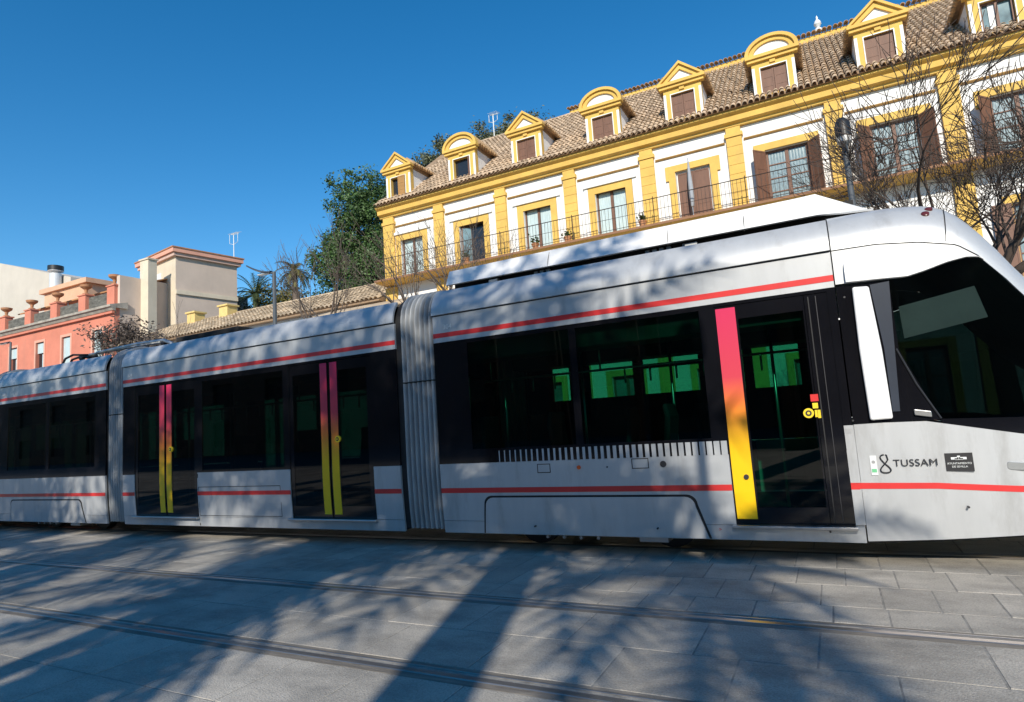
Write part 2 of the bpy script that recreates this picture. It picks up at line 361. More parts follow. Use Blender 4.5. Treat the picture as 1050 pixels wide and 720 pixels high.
def tram_module(x0, x1, doors, wins, seats, single=(), far=None, gl='glass', ca=42):
    near_d, near_w = list(doors), wins
    cove_pts = [(0.42 * (1 - math.cos(R(a))), 2.85 + 0.40 * math.sin(R(a))) for a in [ca * i / 9 for i in range(10)]]
    zr = cove_pts[-1][1]
    for sd in (1, -1):
        if sd < 0 and far is not None: doors, wins = [], far
        else: doors, wins = near_d, near_w
        dc = list(doors); holes = dc + [(a, b) for a, b, _, _ in wins]
        body = MB(); upper = MB(); band = MB(); red = MB(); cove = MB(); dark = MB(); line = MB()
        for a, b in ivals(x0, x1, dc):
            rect(body, a, b, 0.345, BZ0 - 0.003, 0, sd)
            red = MB(); rect(red, a, b, 0.672, 0.730, 0.003, sd); red.build('red_line', M('red'), tram, solid=0.002, fix=False)
        rect(body, x0, x1, 0.20, 0.34, 0.0, sd)
        for a, b in ivals(x0, x1, holes): rect(band, a, b, BZ0, BZ1, -0.004, sd)
        for a, b, z0, z1 in wins:
            rect(band, a, b, BZ0, z0, -0.004, sd); rect(band, a, b, z1, BZ1, -0.004, sd)
        for a, b in dc: rect(band, a, b, 2.475, BZ1, -0.004, sd)
        rect(upper, x0, x1, BZ1 + 0.002, 2.838, 0.0, sd)
        rect(line, x0, x1, 2.565, 2.622, 0.003, sd)
        rows = [[(x, TY - sd * (HW - d), z) for d, z in cove_pts] for x in ((x0, x1) if sd > 0 else (x1, x0))]
        cove.grid(rows)
        rect(dark, x0, x1, 2.80, 2.88, -0.04, sd)
        body.build('body_shell', M('silver'), tram, smooth=30, solid=0.03, fix=False)
        upper.build('upper_panel', M('silver'), tram, smooth=30, solid=0.03, fix=False)
        band.build('window_band', M('black_gloss'), tram, smooth=30, solid=0.03, fix=False)
        line.build('red_line', M('red'), tram, solid=0.002, fix=False)
        cove.build('roof_cove', M('silver'), tram, smooth=40, solid=0.03, fix=False)
        dark.build('seam_backing', M('under'), tram, fix=False)
    dr = cove_pts[-1][0] + 0.01; roof = MB(); yn, yf = TY - (HW - dr), TY + (HW - dr)
    roof.grid([[(x, yn + (yf - yn) * t, zr - 0.035) for t in [i / 8 for i in range(9)]] for x in (x0, x1)])
    roof.build('roof', M('under'), tram, smooth=True, solid=-0.04, fix=False)
    for sd in (1, -1):
        if sd < 0 and far is not None: doors, wins = [], far
        else: doors, wins = near_d, near_w
        for a, b_, z0, z1 in wins:
            q = MB(); rect(q, a + 0.012, b_ - 0.012, z0 + 0.012, z1 - 0.012, -0.009, sd)
            wo = q.build('window', M(gl), tram, fix=False)
            q = MB()
            for r_ in ((a, b_, z0, z0 + 0.012), (a, b_, z1 - 0.012, z1), (a, a + 0.012, z0 + 0.012, z1 - 0.012), (b_ - 0.012, b_, z0 + 0.012, z1 - 0.012)): rect(q, *r_, -0.001, sd)
            q.build('gasket', M('black_gloss'), wo, solid=0.012, fix=False)
        for (a, b_) in doors:
            make_door(a, b_, sd, (a, b_) in single, gl)
    # lining, floor, ceiling, end walls
    q = MB(); q.box(x0 + 0.02, x1 - 0.02, TY - 1.22, TY + 1.22, 0.28, 0.34); q.build('cabin_floor', M('interior'), tram)
    q = MB(); q.box(x0 + 0.02, x1 - 0.02, TY - 1.22, TY + 1.22, 2.42, 2.50)
    q.box(x0 + 0.02, x1 - 0.02, TY - 1.22, TY - 0.75, 2.25, 2.42); q.box(x0 + 0.02, x1 - 0.02, TY + 0.75, TY + 1.22, 2.25, 2.42)
    q.build('cabin_ceiling', M('interior'), tram)
    for a, b_ in ivals(x0, x1, near_d):
        for sd in (1, -1): q = MB(); q.box(a + 0.02, b_ - 0.02, *sorted((TY - sd * 1.26, TY - sd * 1.21)), 0.35, 1.0); q.build('cabin_lining', M('interior'), tram)
    for px in [x0 + 0.5 + 1.1 * i for i in range(int((x1 - x0 - 0.6) / 1.1) + 1)]:
        q = MB(); q.tube([(px, TY - 0.45, 0.341), (px, TY - 0.45, 2.42)], 0.017, 8); q.build('grab_pole', M('steel'), tram, smooth=True)
    q = MB(); q.tube([(x0 + 0.3, TY - 0.62, 2.02), (x1 - 0.3, TY - 0.62, 2.02)], 0.015, 8)
    for i in range(int((x1 - x0 - 0.6) / 0.3)): q.tube([(x0 + 0.4 + 0.3 * i, TY - 0.62, 2.03), (x0 + 0.4 + 0.3 * i, TY - 0.62, 2.42 if i % 5 == 0 else 1.84)], 0.012, 5)
    q.build('grab_rail', M('steel'), tram, smooth=True)
    for sx, sy, fc in seats:
        q = MB(); q.box(sx - 0.22, sx + 0.22, sy - 0.23, sy + 0.23, 0.72, 0.80); q.box(sx - 0.16, sx + 0.16, sy - 0.18, sy + 0.18, 0.341, 0.719)
        q.prism([(sx - fc * 0.17, 0.80), (sx - fc * 0.25, 1.42), (sx - fc * 0.23, 1.55), (sx - fc * 0.28, 1.57), (sx - fc * 0.32, 1.42), (sx - fc * 0.24, 0.80)], sy - 0.22, sy + 0.22)
        q.build('passenger_seat', M('seat'), tram, bevel=0.03)
    q = MB(); q.box(x0 + 0.05, x1 - 0.05, TY - 1.2, TY + 1.2, 0.20, 0.275); q.build('underframe', M('under'), tram)
    return

def make_door(a, b_, sd, single, gl='glass'):
    z0, z1 = 0.35, 2.47
    if single: leaves = [(a + 0.015, b_ - 0.20)]
    else:
        c = (a + b_) / 2; leaves = [(a + 0.02, c - 0.012), (c + 0.012, b_ - 0.02)]
    fr = MB(); rect(fr, a, a + 0.015, z0, z1, -0.01, sd); rect(fr, b_ - 0.02 if not single else b_ - 0.195, b_, z0, z1, -0.012, sd)
    if not single: rect(fr, (leaves[0][1]), leaves[1][0], z0, z1, -0.03, sd)
    fo = fr.build('door_post', M('black_gloss'), tram, solid=0.03, fix=False)
    if single:
        for k, (u, v, m) in enumerate(((b_ - 0.165, b_ - 0.155, 'black_rubber'), (b_ - 0.10, b_ - 0.094, 'dark_metal'))):
            q = MB(); rect(q, u, v, z0 + 0.02, z1 - 0.02, -0.004, sd); q.build('guide_strip', M(m), fo, solid=0.008, fix=False)
    for k, (u, v) in enumerate(leaves):
        q = MB()
        e = 0.05
        if single: s0, s1 = u, u + 0.185; g0, g1 = s1 + 0.02, v - 0.015
        elif k == 0: s0, s1 = v - 0.135, v - 0.012; g0, g1 = u + 0.06, s0 - 0.02
        else: s0, s1 = u + 0.022, u + 0.148; g0, g1 = s1 + 0.02, v - 0.06
        for r_ in ((u, v, z0, z0 + 0.16), (u, v, z1 - 0.14, z1), (u, g0, z0 + 0.16, z1 - 0.14), (g1, v, z0 + 0.16, z1 - 0.14)): rect(q, *r_, -0.012, sd)
        leaf = q.build('door', M('black_gloss'), tram, solid=0.03, fix=False)
        q = MB(); rect(q, g0, g1, z0 + 0.16, z1 - 0.14, -0.016, sd); q.build('door_glass', M(gl), leaf, fix=False)
        q = MB(); rect(q, s0, s1, z0 + 0.05, z1 - 0.02, -0.008, sd, nz=8); q.build('edge_foil', M('foil'), leaf, solid=0.004, fix=False)
        if single or k == 1:
            bx = (g1 - 0.055) if single else s0 + 0.02 + 0.10; bz = 1.37 if single else 1.40
            y = TY - sd * (HW - 0.004)
            q = MB(); q.tube([(bx, y + sd * 0.02, bz), (bx, y - sd * 0.012, bz)], 0.045, 20); ob = q.build('push_button', M('yellow'), leaf, smooth=40)
            q = MB(); q.tube([(bx, y - sd * 0.011, bz), (bx, y - sd * 0.016, bz)], 0.027, 16)
            # sub-part levels stop at two: the button's dark centre is its own child of the leaf
            q.build('button_centre', M('dark_metal'), leaf, smooth=40)
            q = MB(); q.tube([(bx, y - sd * 0.015, bz), (bx, y - sd * 0.019, bz)], 0.012, 12); q.build('button_lens', M('yellow'), leaf, smooth=40)
        if single and sd > 0:
            for nm, mm, rr in (('warning_sticker', 'red', (g1 - 0.025, g1 + 0.04, 1.475, 1.54)), ('warning_sticker', 'yellow', (g1 - 0.015, g1 + 0.03, 1.41, 1.46)),
                               ('warning_sticker', 'yellow', (g1 - 0.002, g1 + 0.018, 1.33, 1.395)), ('warning_sticker', 'yellow', (g1 + 0.021, g1 + 0.045, 1.32, 1.395))):
                q = MB(); rect(q, *rr, -0.008, sd); q.build(nm, M(mm), leaf, solid=0.003, fix=False)
            q = MB(); q.tube([(s0 + 0.125, TY - HW + 0.02, 0.80), (s0 + 0.125, TY - HW + 0.0, 0.80)], 0.024, 16); q.build('lock', M('dark_metal'), leaf, smooth=40)
    q = MB(); y0 = TY - sd * (HW - 0.05); y1 = TY - sd * (HW + 0.03)
    q.box(a - 0.03, b_ + 0.02, min(y0, y1), max(y0, y1), 0.315, 0.347)
    q.build('door_sill', M('steel'), tram, bevel=0.008)

XG1 = (-4.93, -4.33); XG2 = (-11.28, -10.78); XG3 = (-15.4, -14.95)
tram_module(-4.33, 0.13, [(-0.955, 0.06)], [(-3.86, -2.515, 1.17, 2.47), (-2.455, -1.09, 1.17, 2.47)],
            [(-3.7, 7.0, 1), (-3.7, 8.4, 1), (-2.75, 7.0, 1), (-2.75, 8.4, -1), (-1.9, 7.0, -1), (-1.75, 8.4, -1), (-1.3, 8.4, 1)], single=[(-0.955, 0.06)], far=[(-3.9, -3.6, 1.74, 2.32), (-3.28, -2.58, 1.74, 2.32), (-2.44, -1.62, 1.74, 2.32), (-0.92, -0.32, 1.70, 2.30)], ca=50)
tram_module(-10.78, -4.93, [(-10.45, -8.85), (-6.86, -5.36)], [(-8.74, -6.96, 1.03, 2.44)],
            [(-8.3, 7.0, 1), (-7.4, 7.0, -1), (-8.3, 8.4, 1), (-7.4, 8.4, -1), (-5.15, 8.35, -1)], gl='dark_glass')
tram_module(-14.95, -11.28, [], [(-14.6, -13.2, 1.17, 2.44), (-13.1, -11.6, 1.17, 2.44)], [(-14, 7.0, 1), (-12.2, 7.0, -1), (-14, 8.4, 1), (-12.2, 8.4, -1)], gl='dark_glass')
tram_module(-21.2, -15.4, [(-20.9, -19.3), (-17.3, -15.8)], [(-19.2, -17.4, 1.03, 2.44)], [(-18.6, 7.0, 1), (-18, 8.4, -1)], gl='dark_glass')

q = MB(); rect(q, -2.44, -1.62, 2.12, 2.17, -0.02, -1); q.build('hopper_bar', M('black_gloss'), tram, solid=0.03, fix=False)
# bellows
def bellows(x0, x1, n):
    q = MB(); e = MB(); m = MB()
    xs = []; k = 4 * n
    prof = [(low_in(z) + 0.03, z) for z in (0.24, 0.5, 0.9, 1.5, 2.1, 2.85)] + [(0.03 + d * 0.97, z - 0.03) for d, z in COVE[1:]]
    full = [(TY - (HW - d), z) for d, z in prof] + [(TY + (HW - d), z) for d, z in reversed(prof)]
    rows = []
    for i in range(k * 2 + 1):
        t = i / (k * 2); x = x0 + 0.07 + (x1 - x0 - 0.09) * t; a = 0.034 * math.cos(2 * PI * n * t)
        rows.append([(x, y + (a if y < TY else -a), z - (a if z > 2.95 else 0)) for y, z in full])
    q.grid(rows); q.build('bellows', M('bellows'), tram, smooth=True)
    for xa, xb in ((x0 - 0.003, x0 + 0.075), (x1 - 0.022, x1 + 0.003)):
        inn = [(y + (0.06 if y < TY else -0.06), z - (0.05 if z > 2.9 else 0)) for y, z in full]
        e.grid([[(xa, y, z) for y, z in full], [(xb, y, z) for y, z in full], [(xb, y, z) for y, z in inn], [(xa, y, z) for y, z in inn], [(xa, y, z) for y, z in full]])
    e.build('bellows_frame', M('black_rubber'), tram, smooth=30)
    sm = []
    for i in range(k * 2 + 1):
        t = i / (k * 2); sm.append([(x0 + 0.07 + (x1 - x0 - 0.09) * t, TY - (HW - 0.03) + 0.034 * math.cos(2 * PI * n * t) - 0.004, z) for z in (2.045, 2.062)])
    m.grid(sm); m.build('bellows_seam', M('black_rubber'), tram, solid=0.003)
bellows(*XG1, 7); bellows(*XG2, 6); bellows(*XG3, 5)

# comb of vent slots under the front windows: silver teeth that widen to the right
q = MB(); N = 37; xa, xb = -3.56, -0.96
for i in range(N):
    p = (xb - xa) / N; x = xa + i * p; t = i / (N - 1)
    w_ = p * (0.15 + 0.66 * t)
    rect(q, x + (p - w_), x + p, BZ0 - 0.002, 1.152, 0.001, 1, 1)
q.build('vent_grille', M('silver'), tram, solid=0.006, fix=False)
# lower access panels (outlined in black)
def skirt_panel(x0, x1, x0t, x1t, z0, z1, r=0.10, m='silver'):
    def outline(g_):
        a0, a1, b0, b1 = x0 - g_, x1 + g_, x0t - g_, x1t + g_; t = z1 + g_; pts = [(a0, z0)]
        for i in range(6):
            an = PI - PI / 2 * i / 5; pts.append((b0 + r + r * math.cos(an), t - r + r * math.sin(an)))
        for i in range(6):
            an = PI / 2 - PI / 2 * i / 5; pts.append((b1 - r + r * math.cos(an), t - r + r * math.sin(an)))
        pts.append((a1, z0)); return pts
    for gp, off, mm, nm, th in ((0.022, 0.003, 'black_rubber', 'panel_gap', 0.004), (0.0, 0.010, m, 'access_panel', 0.008)):
        pts = outline(gp); bm = bmesh.new(); vs = [bm.verts.new((x, TY - (HW - low_in(z) + off), z)) for x, z in pts]
        bm.faces.new(vs); bmesh.ops.triangulate(bm, faces=bm.faces); bmesh.ops.subdivide_edges(bm, edges=bm.edges, cuts=2)
        for v in bm.verts: v.co.y = TY - (HW - low_in(v.co.z) + off)
        me = bpy.data.meshes.new(nm); bm.normal_update()
        if sum(f.normal.y for f in bm.faces) > 0: bmesh.ops.reverse_faces(bm, faces=bm.faces)
        bm.to_mesh(me); bm.free(); me.materials.append(M(mm))
        o = bpy.data.objects.new(nm, me); C.objects.link(o); attach(o, tram)
        k = o.modifiers.new('solid', 'SOLIDIFY'); k.thickness = th; k.offset = -1
skirt_panel(-3.76, -1.22, -3.72, -1.32, 0.205, 0.615)
skirt_panel(-14.45, -11.93, -14.42, -12.02, 0.205, 0.60)
def hatch(x0, x1, z0, z1, name='hatch', t=0.008):
    q = MB()
    for r_ in ((x0, x1, z1 - t, z1), (x0, x1, z0, z0 + t), (x0, x0 + t, z0 + t, z1 - t), (x1 - t, x1, z0 + t, z1 - t)): rect(q, *r_, 0.0015, 1, 1)
    q.build(name, M('black_rubber'), tram, solid=0.002, fix=False)
hatch(-8.83, -7.06, 0.36, 0.80); hatch(-3.02, -2.86, 0.885, 0.985); hatch(-1.93, -1.75, 0.905, 1.01); hatch(-8.85, -8.845 + 0.012, 0.21, 1.0)
q = MB(); rect(q, -0.955, 0.13, 0.352, 0.356, 0.001, 1, 1)
q.build('panel_seam', M('black_rubber'), tram, solid=0.002, fix=False)
# side marker lamp, filler lock, small bolts
q = MB(); q.tube([(-2.52, TY - HW - 0.012, 0.935), (-2.52, TY - HW + 0.005, 0.935)], 0.022, 14); q.build('side_marker_lamp', mat('orange_lens', (0.8, 0.10, 0.02), 0.2), tram, smooth=40)
q = MB(); q.tube([(-1.60, TY - HW - 0.012, 0.945), (-1.60, TY - HW + 0.005, 0.945)], 0.032, 16); q.build('lock', M('dark_metal'), tram, smooth=40)
q = MB()
for x, z in ((-3.1, 0.30), (-1.72, 0.30), (-2.2, 0.93), (0.9, 0.52), (0.2, 2.40), (-0.15, 0.30), (0.14, 1.28)):
    q = MB(); q.tube([(x, TY - HW - 0.003, z), (x, TY - HW + 0.05, z)], 0.009, 10); q.build('bolt', M('dark_metal'), tram, smooth=40)

# ---- driver's cab
def tap(X):
    v = max(0.0, min(1.0, (X - 0.3) / 3.0)); return 1.25 * (1 - math.sqrt(max(0, 1 - v ** 2.2)))
XS_ = [0.13, 0.5, 0.82, 1.09, 1.23, 1.39, 1.52, 1.8, 2.2, 2.6, 3.0, 3.3]
def zseam(X): return interp(X, XS_, [2.845, 2.84, 2.80, 2.73, 2.61, 2.40, 2.20, 1.82, 1.45, 1.15, 0.95, 0.85])
def ztop(X): return interp(X, [0.13, 0.6, 0.9, 1.05, 1.18, 1.34, 1.52, 1.8, 2.2, 2.6, 3.0, 3.3], [3.25, 3.25, 3.22, 3.17, 3.06, 2.83, 2.50, 2.10, 1.66, 1.30, 1.05, 0.95])
def cab_in(X, z): return tap(X) + low_in(z)
def cab_pt(X, z, off=0.0, sd=1): return (X, TY - sd * max(0.02, HW - cab_in(X, z) + off), z)
def cab_patch(mb, x0, x1, bot, top, off=0.0, nx=14, nz=4, sds=(1, -1)):
    for sd in sds:
        rows = []
        for i in range(nx + 1):
            X = x0 + (x1 - x0) * i / nx; b, t = bot(X), top(X)
            rows.append([cab_pt(X, b + (t - b) * j / nz, off, sd) for j in range(nz + 1)])
        if sd > 0: rows = rows[::-1]
        mb.grid(rows)
def cbot(X): return interp(X, [0.13, 0.7, 1.25, 2.2, 3.3], [0.215, 0.245, 0.285, 0.36, 0.45])
def cmid(X): return interp(X, [0.07, 0.37, 0.69, 1.03, 1.35, 2.0, 3.3], [1.245, 1.25, 1.245, 1.17, 1.10, 0.98, 0.80])
def cbrow(X): return interp(X, [0.13, 0.22, 0.48, 0.70, 0.85, 1.0, 1.15, 1.25, 1.39, 1.5, 3.3], [2.525, 2.525, 2.515, 2.505, 2.54, 2.585, 2.61, 2.595, 2.40, 2.215, 0.80])
x_end = 3.28
xs_fine = [0.145 + (x_end - 0.145) * i / 40 for i in range(41)]
for sd in (1, -1):
    q = MB(); cab_patch(q, 0.142, x_end, cbot, lambda X: cmid(X) - 0.002, 0, 40, 6, (sd,)); q.build('cab_shell', M('silver'), tram, smooth=35, solid=0.03, fix=False)
for sd in (1, -1):
    q = MB(); cab_patch(q, 0.062, x_end, lambda X: interp(X, [0, 0.7, 1.29, 3.3], [0.678, 0.672, 0.632, 0.55]), lambda X: interp(X, [0, 0.7, 1.29, 3.3], [0.732, 0.722, 0.682, 0.60]), 0.003, 30, 1, (sd,))
    q.build('red_line', M('red'), tram, solid=0.002, fix=False)
    q = MB(); rect(q, 0.062, 0.139, 0.36, 1.24, 0.0005, sd); q.build('cab_corner_panel', M('silver'), tram, solid=0.004, fix=False)
# black surround: left part opaque, glass to the right of the slanted edge
def gl_l(z): return interp(z, [1.24, 1.87, 2.5], [0.80, 0.565, 0.56])
zz = [cmid(0.4) + (2.51 - 1.25) * i / 14 for i in range(15)]
for sd in (1, -1):
    q = MB(); rows = []
    for z in zz:
        z = min(z, 2.505); xr = gl_l(z); rows.append([cab_pt(0.142 + (xr - 0.142) * j / 8, z, -0.004, sd) for j in range(9)])
    q.grid(rows if sd > 0 else [r[::-1] for r in rows])
    q.build('cab_side_post', M('black_gloss'), tram, smooth=30, solid=0.02, fix=False)
for sd in (1, -1):
    q = MB(); rows = []
    n = 26
    for j in range(9):
        rr = []
        for i in range(n + 1):
            t = j / 8
            z_ = cmid(0.7) + (2.5 - cmid(0.7)) * t
            xl = gl_l(z_); X = xl + (x_end - xl) * (i / n) ** 1.3; b = cmid(X) + 0.0; tt = max(cbrow(X) - 0.006, b + 0.01)
            rr.append(cab_pt(X, b + (tt - b) * t, -0.006, sd))
        rows.append(rr)
    q.grid(rows if sd > 0 else [r[::-1] for r in rows])
    q.build('windscreen', M('cab_glass' if sd > 0 else 'deep_glass'), tram, smooth=True, fix=False)
# dark printed border along the glass bottom
for sd in (1, -1):
    q = MB(); cab_patch(q, 0.80, x_end, lambda X: cmid(X) + 0.001, lambda X: cmid(X) + 0.035 + 0.11 * min(1, max(0, (X - 0.8) / 0.6)), -0.002, 30, 2, (sd,))
    q.build('windscreen_border', M('black_gloss'), tram, solid=0.004, fix=False)
q = MB()
for sd in (1,):
    q.tube([cab_pt(0.545, 1.885, 0.002), cab_pt(0.66, 1.56, 0.002), cab_pt(0.80, 1.26, 0.002)], 0.008, 6)
q.build('window_trim', M('dark_metal'), tram)
# brow panel, with the raised pod at its left end
for sd in (1, -1):
    q = MB(); cab_patch(q, 0.142, 1.30, lambda X: cbrow(X) + 0.002, lambda X: max(zseam(X) - 0.004, cbrow(X) + 0.006), 0.0, 24, 4, (sd,))
    q.build('brow_panel', M('white_paint'), tram, smooth=30, solid=0.03, fix=False)
q = MB(); rows = []
for i in range(25):
    X = 0.225 + (1.27 - 0.225) * i / 24; u = i / 24
    zb = cbrow(X) + 0.004; zt_ = min(interp(X, [0.22, 0.8, 1.0, 1.27], [2.715, 2.745, 2.72, 2.60]), zseam(X) - 0.03); zt_ = max(zt_, zb + 0.004)
    rr = []
    for j in range(7):
        t = j / 6; d = 0.045 * math.sqrt(max(0, 1 - t ** 3)) * max(0, 1 - u) ** 0.6
        rr.append(cab_pt(X, zb + (zt_ - zb) * t, d + 0.002))
    rows.append([cab_pt(X, zb, 0.0)] + rr + [cab_pt(X, zt_, 0.0)])
first = rows[0]; q.grid(rows); b0 = len(q.v); q.v += [tuple(p) for p in first]; q._f(tuple(b0 + i for i in range(len(first))))
q.build('brow_pod', M('white_paint'), tram, smooth=35)
q = MB(); rows = []
for i in range(41):
    X = 0.142 + (x_end - 0.142) * i / 40; h_ = ztop(X) - zseam(X)
    near = [(X, TY - max(0.02, HW - tap(X) - min(0.42, h_ * 1.05) * (1 - math.cos(a))), zseam(X) + h_ * math.sin(a)) for a in [PI / 2 * k / 8 for k in range(9)]]
    far = [(x, 2 * TY - y, z) for x, y, z in reversed(near)]
    mid = [(X, near[-1][1] + (far[0][1] - near[-1][1]) * t, ztop(X) + 0.05 * math.sin(PI * t)) for t in (0.25, 0.5, 0.75)]
    rows.append(near + mid + far)
q.grid(rows); q.build('cab_roof', M('silver'), tram, smooth=50, solid=0.03, fix=True)
q = MB()
def cove_pt(X, a, off=0.0):
    h_ = ztop(X) - zseam(X); return (X, TY - (HW - tap(X) - min(0.42, h_ * 1.05) * (1 - math.cos(a)) + off * math.cos(a)), zseam(X) + h_ * math.sin(a) + off * math.sin(a))
q.tube([cove_pt(1.075 + 0.055 * k / 6 * -1, 1.15 - 1.1 * k / 6, 0.001) for k in range(7)], 0.004, 5); q.build('roof_seam', M('black_rubber'), tram)
q = MB(); q.tube([cab_pt(X, zseam(X), -0.002) for X in [0.14 + 1.12 * k / 30 for k in range(31)]], 0.006, 6); q.build('brow_seam', M('black_rubber'), tram)
q = MB(); q.tube([cab_pt(0.137, z, -0.004) for z in (2.52, 2.7, 2.84)] + [(0.137,) + cove_pt(0.145, a)[1:] for a in (0.2, 0.5, 0.8, 1.1, 1.4)], 0.006, 6); q.build('cab_joint', M('black_rubber'), tram)
for a, X in ((0.95, 0.955), (0.72, 0.915)):
    p = Vector(cove_pt(X, a, 0.004)); nrm = (Vector(cove_pt(X, a, 0.03)) - p).normalized()
    q = MB(); q.tube([p - nrm * 0.02, p + nrm * 0.004, p + nrm * 0.012], [0.032, 0.032, 0.02], 14); q.build('roof_marker_lamp', mat('dark_red_lens', (0.10, 0.02, 0.02), 0.25), tram, smooth=40)
# white rear-view camera cover on the black post
q = MB()
def rounded(poly, r=0.03, n=4):
    out = []
    L = len(poly)
    for i in range(L):
        p = Vector(poly[i]); a = (Vector(poly[i - 1]) - p).normalized(); b = (Vector(poly[(i + 1) % L]) - p).normalized()
        for k in range(n + 1):
            t = k / n; out.append(tuple((p + a * r) * (1 - t) ** 2 + p * 2 * t * (1 - t) + (p + b * r) * t * t))
    return out
pl = rounded([(0.275, 1.275), (0.448, 1.28), (0.435, 1.88), (0.398, 2.465), (0.268, 2.475), (0.262, 1.9)], 0.022)
q.prism(pl, TY - HW - 0.05, TY - HW + 0.02); q.build('mirror_cover', M('white_paint'), tram, smooth=40, bevel=0.012)
q = MB(); q.prism([(0.41, 2.48), (0.56, 2.49), (0.51, 1.34), (0.455, 1.34), (0.455, 1.9)], TY - HW - 0.006, TY - HW + 0.01); q.build('post_panel', mat('sky_reflection_black', (0.03, 0.038, 0.055), 0.3), tram)  # sky reflection on the glossy black post put into this panel's colour
q = MB(); q.prism(rounded([(0.61, 1.30), (0.735, 1.275), (0.735, 1.325), (0.61, 1.35)], 0.01), TY - HW - 0.018, TY - HW + 0.02); q.build('window_handle', M('steel'), tram, bevel=0.005)
q = MB(); q.prism(rounded([(1.20, 0.815), (1.42, 0.795), (1.42, 0.865), (1.20, 0.885)], 0.03), cab_pt(1.25, 0.85)[1] - 0.006, cab_pt(1.25, 0.85)[1] + 0.06); q.build('cab_step_lamp', mat('lamp_lens', (0.35, 0.37, 0.38), 0.12, 0.6), tram, bevel=0.006)
# cab inside: blind, seat, desk, rear wall
q = MB(); q.prism([(0.63, 1.98), (1.25, 2.09), (1.19, 2.37), (0.62, 2.27)], TY - HW + 0.14, TY - HW + 0.15); q.build('sun_blind', M('blind'), tram)
q = MB(); q.box(0.10, 0.13, TY - 1.25, TY + 1.25, 0.35, 2.45); q.build('cab_wall', M('interior'), tram)
q = MB(); q.box(0.14, 2.2, TY - 0.95, TY + 0.95, 0.30, 0.36); q.build('cab_floor', M('interior'), tram)
q = MB(); q.prism([(1.5, 0.37), (1.5, 1.12), (1.9, 1.2), (2.2, 1.05), (2.2, 0.37)], TY - 0.8, TY + 0.8); q.build('driver_desk', M('interior'), tram, bevel=0.03)
q = MB(); q.box(0.75, 1.2, TY - 0.25, TY + 0.25, 0.75, 0.86); q.box(0.9, 1.05, TY - 0.08, TY + 0.08, 0.361, 0.749); q.prism([(0.78, 0.86), (0.66, 1.55), (0.56, 1.55), (0.66, 0.86)], TY - 0.24, TY + 0.24); q.build('driver_seat', M('seat'), tram, bevel=0.04)
# nose floor and coupler cover so the end is closed
q = MB(); cabf = []
for i in range(31):
    X = 0.15 + (x_end - 0.15) * i / 30; hw = max(0.02, HW - tap(X) - 0.08); cabf.append([(X, TY - hw, cbot(X) + 0.01), (X, TY + hw, cbot(X) + 0.01)])
q.grid(cabf); q.build('nose_underside', M('under'), tram, solid=0.03)
# wheels and bogie frames seen under the skirts
for bx in (-2.5, -13.1, -18.3):
    q = MB(); q.box(bx - 1.1, bx + 1.1, TY - 0.95, TY + 0.95, 0.16, 0.199); q.build('bogie', M('under'), tram)
    for dx in (-0.8, 0.8):
        for yy in (RAILS[2], RAILS[3]):
            q = MB(); q.tube([(bx + dx, yy - 0.06, 0.30), (bx + dx, yy + 0.06, 0.30)], 0.295, 24); q.build('wheel', M('dark_metal'), tram, smooth=40)
    q = MB()
    for k in range(4): q.tube([(bx - 0.5 + 0.2 * k, TY - 1.22, 0.17), (bx - 0.5 + 0.2 * k, TY - 1.17, 0.17)], 0.018, 8)
    q.box(bx + 0.55, bx + 0.85, TY - 1.2, TY - 1.0, 0.14, 0.199)
    q.build('bogie_bolt', M('steel'), tram)
# lettering and emblems
yf = TY - HW - 0.004
text_mesh('TUSSAM', 0.084, (0.405, yf - 0.004, 0.868), M('ink'), 'operator_lettering', tram, sx=1.02, spacing=1.06)
q = MB(); pts = []
for i in range(41):
    t = i / 40 * 2 * PI; pts.append((0.338 + 0.034 * math.sin(2 * t) * (0.9 if math.cos(t) > 0 else 1.15) + 0.006, yf - 0.003, 0.893 + 0.078 * math.cos(t)))
pts = [p for i, p in enumerate(pts) if not (3 <= i <= 6) and not (0 == i)]
q.tube(pts, 0.0058, 6); q.build('operator_emblem', M('ink'), tram)
q = MB(); q.box(0.232, 0.282, yf - 0.001, yf + 0.03, 0.795, 0.965); o = q.build('green_sticker', M('pale'), tram)
q = MB(); q.box(0.238, 0.276, yf - 0.003, yf + 0.0, 0.82, 0.85); q.build('sticker_print', M('green'), o)
q = MB(); q.tube([(0.257, yf - 0.003, 0.91), (0.257, yf, 0.91)], 0.014, 12); q.build('sticker_print', M('zinc'), o)
yb = cab_pt(0.785, 1.0)[1] - 0.006
q = MB(); q.prism([(0.785, 0.818), (0.978, 0.812), (0.978, 0.965), (0.785, 0.965)], yb, yb + 0.03); o = q.build('city_badge', M('ink'), tram)
q = MB()
for dx, dz, ww, hh in ((-0.028, 0, 0.026, 0.012), (0.028, 0, 0.026, 0.012), (0, 0.010, 0.010, 0.014), (0, -0.006, 0.03, 0.008)): q.box(0.88 + dx - ww, 0.88 + dx + ww, yb - 0.003, yb - 0.0005, 0.922 + dz - hh * 0.8, 0.922 + dz + hh * 0.8)
q.build('badge_emblem', M('pale'), o)
text_mesh('AYUNTAMIENTO', 0.022, (0.88, yb - 0.003, 0.873), M('pale'), 'badge_lettering', o, depth=0.001, align='CENTER')
text_mesh('DE SEVILLA', 0.022, (0.88, yb - 0.003, 0.846), M('pale'), 'badge_lettering', o, depth=0.001, align='CENTER')
for nx in (-4.18, -10.65, -14.85):
    text_mesh('304', 0.085, (nx, TY - HW - 0.003, 2.665), M('pale'), 'car_number', tram)
